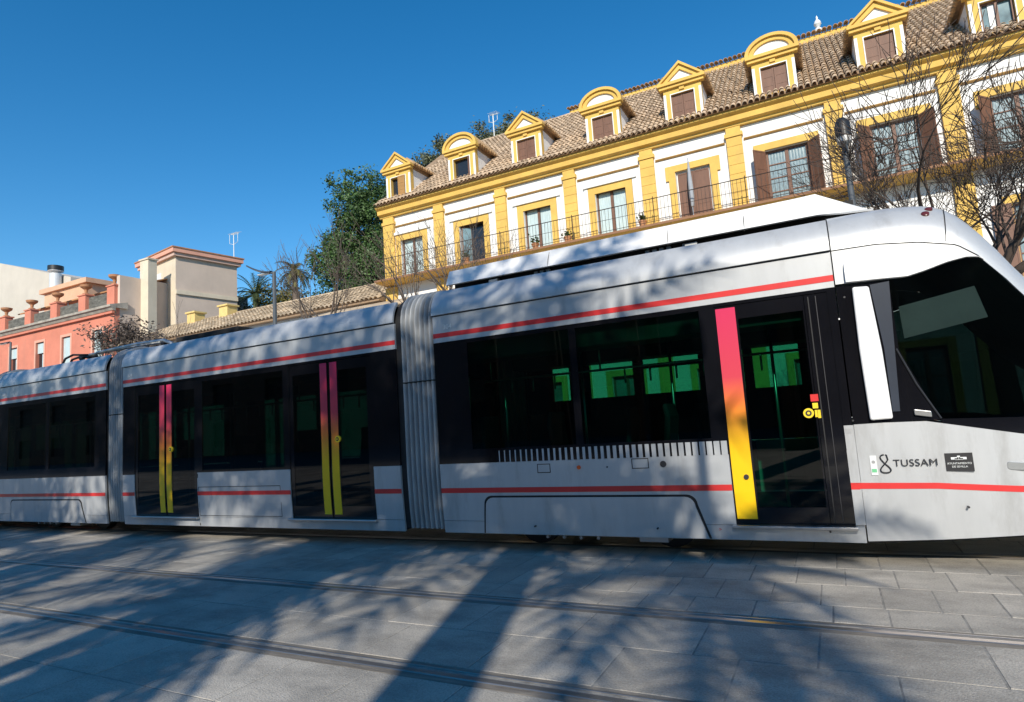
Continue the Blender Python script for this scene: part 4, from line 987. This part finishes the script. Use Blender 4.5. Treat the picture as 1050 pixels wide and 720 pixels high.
for k, (px, py) in enumerate(pys):
    x = at(px - 2, py, CY + 0.15).x; top = at(px, py, CY + 0.15).z
    q = MB(); q.box(x - 0.48, x + 0.48, CY + 0.15, CY + 0.75, zc_ + 0.2, top); q.box(x - 0.55, x + 0.55, CY + 0.08, CY + 0.82, top, top + 0.10); pr = q.build('parapet_pier', M('coral'), cor)
    q = MB(); z = top + 0.12; q.lathe([(0.25, z), (0.25, z + 0.1), (0.10, z + 0.18), (0.14, z + 0.42), (0.40, z + 0.62), (0.44, z + 0.78), (0.3, z + 0.82)], x, CY + 0.45, 14); q.build('urn', M('terracotta'), pr, smooth=35)
    if prev is not None:
        q = MB(); q.box(prev + 0.49, x - 0.49, CY + 0.4, CY + 0.5, zc_ + 0.3, top - 0.35); q.build('terrace_screen', mat('grey_reed_screen', (0.12, 0.115, 0.10), 0.9, 0, 0.6, 2.0, stretch=(1, 1, 3)), cor)
    prev = x
# awnings / pergola over the terrace
y0 = CY + 1.4; p0, p1 = at(18, 323, y0), at(136, 290, y0); z0 = (p0.z + p1.z) / 2
q = MB(); q.quad((p0.x, y0, z0), (p1.x, y0, z0), (p1.x, y0 + 3.0, z0 + 1.0), (p0.x, y0 + 3.0, z0 + 1.0)); q.build('awning', mat('orange_awning', (0.55, 0.27, 0.12), 0.8, 0, 0.2, 1), cor, solid=0.10)
y1 = CY + 5.0; p2, p3 = at(40, 303, y1), at(88, 288, y1); z1 = (p2.z + p3.z) / 2
q = MB(); q.box(p2.x, p3.x, y1, y1 + 2.5, z1, z1 + 0.45); q.box(p2.x + 0.4, p3.x - 0.4, y1 + 0.3, y1 + 2.3, zc_, z1); q.build('terrace_room', mat('salmon_plaster', (0.65, 0.40, 0.26), 0.8, 0, 0.1, 1), cor)
q = MB()
for px in (38, 70, 96): a = at(px, 310, CY + 1.6); q.tube([(a.x, a.y, zc_), (a.x, a.y, z0 + 0.05)], 0.05, 6)
q.build('awning_post', M('pale'), cor)
# pale house further back with metal chimney
pal = thing('pale_house', (-70, 36, 0), 'plain pale rendered house wall behind the coral house terrace', 'house')
tl, tr = at(0, 270, 36), at(62, 282, 36)
q = MB(); q.prism([(-110, 0), (tr.x + 2.0, 0), (tr.x + 2.0, tr.z - 0.55), (tr.x, tr.z), (tl.x, tl.z), (-110, tl.z + 5)], 36, 46); q.build('wall', M('pale_wall'), pal)
c0, c1 = at(60, 292, 35.7), at(60, 275, 35.7)
q = MB(); q.tube([(c0.x, 35.4, c0.z - 2), (c0.x, 35.4, c1.z - 0.7)], 0.55, 16); q.tube([(c0.x, 35.4, c1.z - 0.45), (c0.x, 35.4, c1.z + 0.05)], 0.72, 16); ch = q.build('flue', M('pale_grey_paint'), pal, smooth=40)
q = MB(); q.tube([(c0.x, 35.4, c1.z - 0.4), (c0.x, 35.4, c1.z + 0.12)], 0.74, 16); q.build('flue_cap', M('lamp_black'), pal, smooth=40)

# beige tower, turned a little towards the camera
TYc = 31.0
pc = at(180, 256, TYc)
rz = R(-9)
tow = thing('beige_tower', (pc.x, TYc, 0), 'beige flat roofed tower block with pink cornice beside coral house', 'building', rz=rz)
tb = bpy.data.objects  # local frame: +x right along front, +y back; corner at origin
def loc_box(name, m, x0, x1, y0, y1, z0, z1, parent, **k):
    q = MB(); q.box(x0, x1, y0, y1, z0, z1); o = q.build(name, m, None, **k)
    o.parent = parent; return o
zt_ = pc.z - 0.55
loc_box('wall', M('cream'), -6.0, -0.01, 0.0, 0.4, 0, zt_, tow)  # lighter than the beige side: stronger sun on this face put into the colour
loc_box('side_wall', M('beige'), -0.4, 0.0, 0.01, 5.2, 0, zt_, tow)
loc_box('roof_slab', M('beige'), -5.9, -0.41, 0.41, 5.2, zt_ - 0.4, zt_, tow)
MT['pink'] = mat('pink_cornice', (0.58, 0.40, 0.33), 0.8)
loc_box('cornice', M('pink'), -6.25, 0.25, -0.25, 5.45, zt_ + 0.0, zt_ + 0.28, tow); loc_box('cornice', M('coral_pale'), -6.4, 0.4, -0.4, 5.6, zt_ + 0.281, zt_ + 0.62, tow); loc_box('cornice', M('terracotta'), -6.46, 0.46, -0.46, 5.66, zt_ + 0.621, zt_ + 0.72, tow)
loc_box('string_course', M('cream'), 0.002, 0.14, 0.0, 5.2, zt_ - 3.1, zt_ - 2.75, tow)
loc_box('window', M('pale'), -4.6, -2.4, -0.04, -0.002, zt_ - 3.0, zt_ - 0.9, tow)
# pier and arched gable wall in front
pp = at(155, 268, 29.5)
par = thing('arched_parapet', (pp.x, 29.5, 0), 'cream pier with curved parapet wall in front of the beige tower', 'wall')
q = MB(); q.box(pp.x - 0.62, pp.x + 0.42, 29.0, 29.7, 0, pp.z); q.box(pp.x - 0.70, pp.x + 0.50, 28.92, 29.78, pp.z, pp.z + 0.12); q.build('pier', M('cream'), par)
pl_ = at(133, 300, 29.5); wl = pp.x - 0.62 - pl_.x
q = MB(); poly = [(pl_.x, 0), (pp.x - 0.63, 0), (pp.x - 0.63, pp.z - 2.6)]
for k in range(13):
    a = PI / 2 * k / 12; poly.append((pp.x - 0.63 - wl * math.sin(a), pp.z - 5.4 + 2.8 * math.cos(a)))
q.prism(poly, 29.2, 29.8); q.build('curved_wall', M('cream'), par)
q = MB(); q.box(at(118, 300, 29.4).x, pl_.x - 0.01, 29.3, 29.7, 0, at(125, 298, 29.5).z); q.build('low_wall', M('beige'), par)
pr_ = at(183, 340, 31)
antenna(240, 239, 272, 36.0, 'white television antenna above the beige tower roof')

# ================================================================== TREES
def leaf_quads(mb, rr, c, n, spread, size, flat=0.0):
    for _ in range(n):
        p = Vector((c[0] + rr.gauss(0, spread), c[1] + rr.gauss(0, spread), c[2] + rr.gauss(0, spread * 0.8)))
        u = Vector((rr.gauss(0, 1), rr.gauss(0, 1), rr.gauss(0, 0.7))).normalized(); v = u.cross(Vector((rr.gauss(0, 1), rr.gauss(0, 1), rr.gauss(0, 1)))).normalized()
        s_ = size * (0.6 + 0.8 * rr.random()); u *= s_; v *= s_ * 0.45
        mb.quad(p - u, p + v, p + u, p - v)
def grow(mb, rr, p, d, L, r, lvl, tips, maxl, spread=0.6, up=0.12, nseg=4, kids=(2, 4), shrink=0.72, sides=(7, 6, 5, 4, 3, 3, 3)):
    pts = [p.copy()]; rad = [r]; q = p.copy(); dd = d.copy()
    for i in range(nseg):
        dd = (dd + Vector((rr.gauss(0, 0.13), rr.gauss(0, 0.13), rr.gauss(0, 0.10) + up * 0.5))).normalized()
        q = q + dd * (L / nseg); pts.append(q.copy()); rad.append(max(0.006, r * (1 - 0.62 * (i + 1) / nseg)))
    mb.tube(pts, rad, sides[min(lvl, 6)], cap=lvl >= maxl)
    if lvl >= maxl: tips.append(q.copy()); return
    for k in range(rr.randint(*kids)):
        t = rr.uniform(0.45, 1.0); idx = min(nseg - 1, int(t * nseg)); f = t * nseg - idx; bp = pts[idx].lerp(pts[idx + 1], min(1, f))
        side = Vector((rr.gauss(0, 1), rr.gauss(0, 1), rr.gauss(0, 0.6))); side = (side - dd * side.dot(dd)).normalized()
        nd = (dd + side * rr.uniform(spread * 0.6, spread * 1.5) + Vector((0, 0, up))).normalized()
        grow(mb, rr, bp, nd, L * shrink * rr.uniform(0.75, 1.15), max(0.006, rad[min(idx + 1, nseg)] * rr.uniform(0.55, 0.75)), lvl + 1, tips, maxl, spread, up, nseg, kids, shrink, sides)
    grow(mb, rr, q, dd, L * shrink, rad[-1] * 0.95, lvl + 1, tips, maxl, spread, up, nseg, kids, shrink, sides)
def bare_tree(name, x, y, trunk_h, r, seed, label, group=None, limbs=4, L=2.4, maxl=4, bark='bark', lean=(0, 0), spread=0.6, kids=(2, 3), leaves=None, leaf_n=0, leaf_s=0.1, leaf_sp=0.2, limb_out=0.7, cat='tree', up=0.12):
    rr = random.Random(seed); t = thing(name, (x, y, 0), label, cat, group)
    tr = MB(); top = Vector((x + lean[0], y + lean[1], trunk_h))
    tr.tube([(x, y, -0.05), (x + lean[0] * 0.25, y + lean[1] * 0.2, trunk_h * 0.35), (x + lean[0] * 0.6, y + lean[1] * 0.6, trunk_h * 0.7), top], [r * 1.35, r * 1.05, r * 0.95, r * 0.9], 12)
    tr.build('trunk', M(bark), t, smooth=True)
    br = MB(); tips = []
    for k in range(limbs):
        a = 2 * PI * (k + rr.random() * 0.6) / limbs; d = Vector((math.cos(a) * limb_out, math.sin(a) * limb_out, 1)).normalized()
        grow(br, rr, top - Vector((0, 0, 0.25 * rr.random())), d, L * rr.uniform(0.85, 1.2), r * 0.62, 1, tips, maxl, spread, up, 4, kids)
    cr = br.build('crown', M(bark), t, smooth=True)
    if leaves:
        lf = MB()
        for p in tips: leaf_quads(lf, rr, p, leaf_n, leaf_sp, leaf_s)
        lf.build('foliage', M(leaves), cr, fix=False)
    return t
def leafy_tree(name, x, y, h, crown, seed, label, m, n_clump=260, per=34, size=0.28, trunk_r=0.3, group=None, csp=0.55, bark='bark', z0=0.0):
    """crown: list of (dx, dy, z, rx, rz) lobes; leaf clumps are scattered through their volume"""
    rr = random.Random(seed); t = thing(name, (x, y, z0), label, 'tree', group)
    q = MB(); q.tube([(x, y, z0), (x + 0.1, y, h * 0.35), (x, y + 0.1, h * 0.6), (x, y, h * 0.85)], [trunk_r * 1.3, trunk_r, trunk_r * 0.7, trunk_r * 0.2], 9)
    for lx, ly, lz, rx, rz_ in crown: q.tube([(x, y, max(z0 + 1, lz - rz_ * 1.2)), (x + lx * 0.6, y + ly * 0.6, lz - rz_ * 0.4), (x + lx, y + ly, lz)], [trunk_r * 0.5, trunk_r * 0.35, trunk_r * 0.12], 6)
    q.build('trunk', M(bark), t, smooth=True)
    lf = MB(); vol = [rx * rx * rz_ for _, _, _, rx, rz_ in crown]; tot = sum(vol)
    for (lx, ly, lz, rx, rz_), vv in zip(crown, vol):
        for _ in range(max(6, int(n_clump * vv / tot))):
            d = Vector((rr.gauss(0, 1), rr.gauss(0, 1), rr.gauss(0, 1))).normalized() * (rr.random() ** 0.45)
            c = (x + lx + d.x * rx, y + ly + d.y * rx, lz + d.z * rz_)
            leaf_quads(lf, rr, c, per, csp * rr.uniform(0.6, 1.3), size)
    lf.build('crown', M(m), t, fix=False)
    return t

# tall evergreen left of the ochre building
TX = at(367, 250, 40).x
leafy_tree('evergreen_tree', TX, 40, 23, [(0.6, 0, 21.5, 3.0, 2.4), (2.6, 0, 19.5, 2.8, 2.6), (-1.4, 0.5, 18.4, 2.6, 2.0), (-3.0, -0.4, 16.3, 2.0, 1.5), (0.4, -0.5, 16.0, 3.2, 3.0), (3.0, 0.3, 15.0, 3.2, 3.2), (-1.5, 0, 13.0, 2.8, 2.6), (2.0, 0, 11.5, 3.5, 3.0), (-0.6, 0, 9.5, 3.4, 2.5)], 11,
           'tall dense dark green tree rising left of the ochre building', 'leaf', n_clump=680, per=110, size=0.13, trunk_r=0.4, csp=0.38)
# bushy trees behind the ochre roof
for k, (px, py, Y, rr_) in enumerate(((462, 159, 48, 3.0), (490, 148, 50, 3.2), (528, 142, 52, 3.8))):
    p = at(px, py, Y)
    leafy_tree('rooftop_tree', p.x, Y, p.z, [(0, 0, p.z - 0.6, rr_ * 0.85, rr_ * 0.7), (rr_ * 0.7, 0, p.z - 1.4, rr_ * 0.85, rr_ * 0.7), (-rr_ * 0.7, 0, p.z - 1.8, rr_ * 0.8, rr_ * 0.7), (0, 0, p.z - 6, rr_, rr_)], 20 + k,
               ['grey green treetop behind the ochre roof, left of the others', 'grey green treetop in the middle behind the ochre roof by the antenna', 'brownish grey treetop behind the third dormer of the ochre roof'][k], 'leaf_olive', n_clump=190, per=120, size=0.13, trunk_r=0.5, csp=0.42, group='treetops behind the ochre roof')
# palms and yellowish shrub by the tower
def palm(px, py, Y, L, n, seed, label, droop=0.9, m='palm', p=None, r=0.24, group='palms by the beige tower', lf=0.17):
    p = p or at(px, py, Y); rr = random.Random(seed); t = thing('palm_tree', (p.x, Y, 0), label, 'palm tree', group)
    q = MB(); q.tube([(p.x, Y, 0), (p.x + 0.1, Y, p.z * 0.5), (p.x, Y, p.z)], [r * 1.3, r, r * 0.9], 10); q.build('trunk', M('pale_bark'), t, smooth=True)
    f = MB()
    for i in range(n):
        a = rr.random() * 2 * PI; e = rr.uniform(-0.5, 1.3); c = Vector((p.x, Y, p.z)); d = Vector((math.cos(a) * math.cos(e), math.sin(a) * math.cos(e), math.sin(e))); ll = L * rr.uniform(0.8, 1.1)
        sp = []
        for k in range(9):
            sp.append(c.copy()); c = c + d * ll / 8; d = (d + Vector((0, 0, -droop * 0.17))).normalized()
        f.tube(sp, [0.03] * 8 + [0.01], 3)
        for k in range(1, 9):
            tdir = (sp[k] - sp[k - 1]).normalized(); sd = tdir.cross(Vector((0, 0, 1))).normalized()
            for sg in (-1, 1):
                for j in (0.0, 0.5):
                    b = sp[k - 1].lerp(sp[k], j); tip = b + sd * sg * ll * lf * math.sin(PI * (0.12 + 0.8 * k / 9)) + tdir * ll * 0.10 - Vector((0, 0, 0.05)); f.quad(b, b + tdir * (0.07 if lf < 0.2 else 0.10), tip, b - tdir * 0.03)
    f.build('crown', M(m), t, fix=False)
palm(262, 303, 38, 2.6, 34, 3, 'dark feathery palm crown just right of the beige tower')
palm(302, 280, 38, 2.0, 40, 4, 'small stiff olive palm crown between lamp post and tall tree', 1.6, 'leaf_yellow')
p = at(283, 305, 40)
leafy_tree('shrub_tree', p.x, 40, p.z, [(-1.6, 0, p.z - 1.0, 1.9, 1.2), (0.4, 0, p.z - 0.5, 2.2, 1.6), (2, 0, p.z - 1.2, 1.8, 1.4)], 6, 'yellowish green bushy tree behind the street lamp', 'leaf_yellow', n_clump=90, per=80, size=0.12, trunk_r=0.2, csp=0.45)

# big bare tree at the right, in front of the ochre building
p = at(1012, 240, 14.5)
bare_tree('bare_tree', p.x, 14.5, 3.3, 0.18, 42, 'dark leafless tree with dense twigs in front of the ochre facade', limbs=7, L=1.9, maxl=5, kids=(3, 4), bark='twig_bark', spread=0.6, limb_out=0.9, lean=(-0.15, 0), up=0.05)
# bare thin trees along the street behind the tram
for k, (px, Y, hh, L, sd_, lab) in enumerate(((330, 17.5, 5.2, 1.45, 5, 'thin leafless tree right of the curved street lamp'), (425, 19.0, 5.4, 1.5, 8, 'leafless tree with fine twigs before the corner of the ochre building'), (478, 20.5, 5.8, 1.3, 15, 'thin leafless tree before the second balcony door'))):
    p = at(px, 320, Y)
    bare_tree('bare_street_tree', p.x, Y, hh, 0.10, sd_, lab, group='bare street trees', limbs=7, L=L * 1.25, maxl=4, kids=(2, 3), bark='pale_bark', spread=0.55, limb_out=0.9)
# dry brown leafed trees before the coral house
for k, (px, Y, hh, sd_, lab) in enumerate(((108, 22, 6.6, 31, 'dry brown leafed tree before the right end of coral house'), (130, 22.5, 6.9, 32, 'dense dry leafed tree before the curved cream parapet'), (150, 23.0, 6.4, 33, 'dry grey brown tree beside the low tiled roof'))):
    p = at(px, 340, Y)
    bare_tree('dry_tree', p.x, Y, hh - 0.6, 0.14, sd_, lab, group='dry trees by the coral house', limbs=6, L=1.35, maxl=3, kids=(2, 3), bark='pale_bark', spread=0.45, limb_out=0.4, up=0.35, leaves='leaf_dry', leaf_n=12, leaf_s=0.10, leaf_sp=0.22)
for k, (px, Y, hh, sd_) in enumerate(((186, 20, 5.0, 51),)):
    p = at(px, 340, Y)
    bare_tree('bare_street_tree', p.x, Y, hh, 0.09, sd_, 'slender leafless tree before the beige tower side wall', group='bare street trees', limbs=4, L=1.6, maxl=3, kids=(1, 2), bark='pale_bark', spread=0.4, limb_out=0.5)

# ================================================================== STREET LAMPS
def pole_lamp(px, pyt, Y, tipdx, tipdz, label):
    p = at(px, pyt, Y); t = thing('street_lamp', (p.x, Y, 0), label, 'street lamp')
    q = MB(); q.tube([(p.x, Y, 0), (p.x, Y, p.z)], [0.085, 0.06], 12); q.build('pole', M('lamp_grey'), t, smooth=30)
    q = MB(); q.tube([(p.x + 0.05, Y, p.z - 0.05), (p.x - 0.25 * 1, Y, p.z + 0.02)], 0.035, 8)
    rows = []
    for i in range(11):
        u = i / 10; x = p.x - 0.12 + tipdx * u; z = p.z + tipdz * (u ** 1.6); wdt = 0.14 * math.sin(PI * (0.18 + 0.75 * u)) + 0.02; th = 0.05 * (1 - 0.5 * u)
        rows.append([(x, Y - wdt, z), (x, Y - wdt * 0.5, z + th), (x, Y, z + th * 1.3), (x, Y + wdt * 0.5, z + th), (x, Y + wdt, z), (x, Y, z - 0.025), (x, Y - wdt, z)])
    q.grid(rows); hd = q.build('lamp_head', M('lamp_grey'), t, smooth=True)
    q = MB(); q.box(p.x - 0.12 + tipdx * 0.12, p.x - 0.12 + tipdx * 0.5, Y - 0.08, Y + 0.08, p.z + tipdz * 0.1 - 0.05, p.z + tipdz * 0.1 - 0.03); q.build('lens', M('frosted'), hd)
pole_lamp(281, 279, 14.0, -1.15, 0.42, 'grey street lamp with curved flat arm beside the tall green tree')
pole_lamp(11, 351, 20.0, -2.2, 0.1, 'grey street lamp with flat head before the coral house at far left')
p = at(865, 140, 12.5); LB = p
def round_lamp(x, y, h, label):
    t = thing('round_lamp', (x, y, 0), label, 'street lamp', 'round headed street lamps')
    q = MB(); q.tube([(x, y, 0), (x, y, 0.9), (x, y, 1.0), (x, y, h)], [0.10, 0.10, 0.065, 0.05], 12); q.build('pole', M('lamp_grey'), t, smooth=30)
    q = MB(); q.lathe([(0.05, h - 0.04), (0.11, h), (0.12, h + 0.01), (0.12, h + 0.12)], x, y, 18); hd = q.build('lamp_glass', M('frosted'), t, smooth=40)
    q = MB(); q.lathe([(0.135, h + 0.12), (0.135, h + 0.28), (0.125, h + 0.36), (0.10, h + 0.43), (0.055, h + 0.475), (0.01, h + 0.49)], x, y, 20); q.build('lamp_cap', M('lamp_black'), t, smooth=40)
    q = MB()
    for a in (0.4, 2.0, 3.6, 5.2): q.tube([(x + 0.125 * math.cos(a), y + 0.125 * math.sin(a), h), (x + 0.132 * math.cos(a), y + 0.132 * math.sin(a), h + 0.13)], 0.012, 5)
    q.build('cage', M('lamp_black'), t)
round_lamp(LB.x, 12.5, LB.z - 0.13, 'dark street lamp with rounded cap standing behind the tram')
# the same lamp this side of the track: its shadow falls over the paving and up the tram
round_lamp(1.12, -1.35, 6.6, 'dark street lamp with rounded cap standing behind the viewer')

# ================================================================== BEHIND THE VIEWER: what shades the street and shows in the glass
G_ = 'plaza trees behind the viewer'
for k, (x, y, hc, r, L, n, lab) in enumerate(((1.55, -3.0, 5.3, 0.13, 1.9, 20, 'slim palm behind the viewer, nearest the tram cab'), (-0.15, -4.0, 7.0, 0.30, 3.0, 40, 'thick trunked palm behind the viewer, next to the slim one'),
        (-2.0, -7.0, 8.4, 0.24, 3.0, 40, 'tall palm behind the viewer in the middle of its row'), (-3.3, -4.2, 4.9, 0.15, 2.4, 28, 'short palm behind the viewer in the middle of its row'),
        (-6.6, -5.0, 6.6, 0.20, 2.6, 26, 'palm behind the viewer, left of the short one'), (-9.4, -4.6, 6.0, 0.18, 2.4, 22, 'palm behind the viewer, far end of its row'))):
    palm(0, 0, y - 2.5, L, n, 90 + k, lab, 1.1, 'palm', Vector((x + 0.76, y - 2.5, hc + 1.51)), r, 'plaza palms behind the viewer', 0.22)
bare_tree('plaza_tree', -11.0, -7.0, 5.6, 0.28, 64, 'plaza tree behind the viewer furthest along the track', group=G_, limbs=6, L=2.6, maxl=4, kids=(2, 3), leaves='leaf', leaf_n=14, leaf_s=0.14, leaf_sp=0.4, lean=(0.2, 0.3))
for k, (x, y, th, r, lab) in enumerate(((-1.0, -10.0, 9.2, 0.30, 'tall leafy plaza tree behind the viewer, middle of the back row'), (-5.6, -9.5, 9.0, 0.26, 'tall leafy plaza tree behind the viewer, left in the back row'), (-9.8, -10.5, 9.0, 0.30, 'tall leafy plaza tree behind the viewer, far end of the back row'))):
    bare_tree('plaza_tree', x, y, th, r, 70 + k, lab, group=G_, limbs=6, L=2.2, maxl=4, kids=(2, 3), leaves='leaf', leaf_n=6, leaf_s=0.13, leaf_sp=0.45, lean=(0.4 - 0.3 * k, 0.3))
bb = thing('reflection_backdrop', (-8, -32, 0), 'added unseen brown building behind the viewer, dark for reflections in tram glass', 'building')  # added out of view as a dark backing mirrored in the tram windows
q = MB()
wx = [-138 + 8.0 * i for i in range(20)]
for a, b in ivals(-142, 26, [(x - 1.6, x + 1.6) for x in wx]): q.box(a, b, -32.4, -32, 0, 13)
for x in wx:
    for z0, z1 in ((0, 1.0), (3.4, 5.2), (7.6, 9.4), (11.6, 13)): q.box(x - 1.6, x + 1.6, -32.4, -32, z0, z1)
q.box(-142, 26, -44, -43.6, 0, 13); q.box(-142, -141.6, -43.6, -32.4, 0, 13); q.box(25.6, 26, -43.6, -32.4, 0, 13); q.box(-142, 26, -43.59, -32.41, 12.6, 12.95)
q.build('wall', mat('brown_stone', (0.16, 0.13, 0.10), 0.85, 0, 0.2, 0.8), bb)
for x in wx:
    for z0, z1 in ((1.0, 3.4), (5.2, 7.6), (9.4, 11.6)):
        q = MB(); q.box(x - 1.6, x + 1.6, -32.3, -32.25, z0, z1); q.build('window', M('interior'), bb)
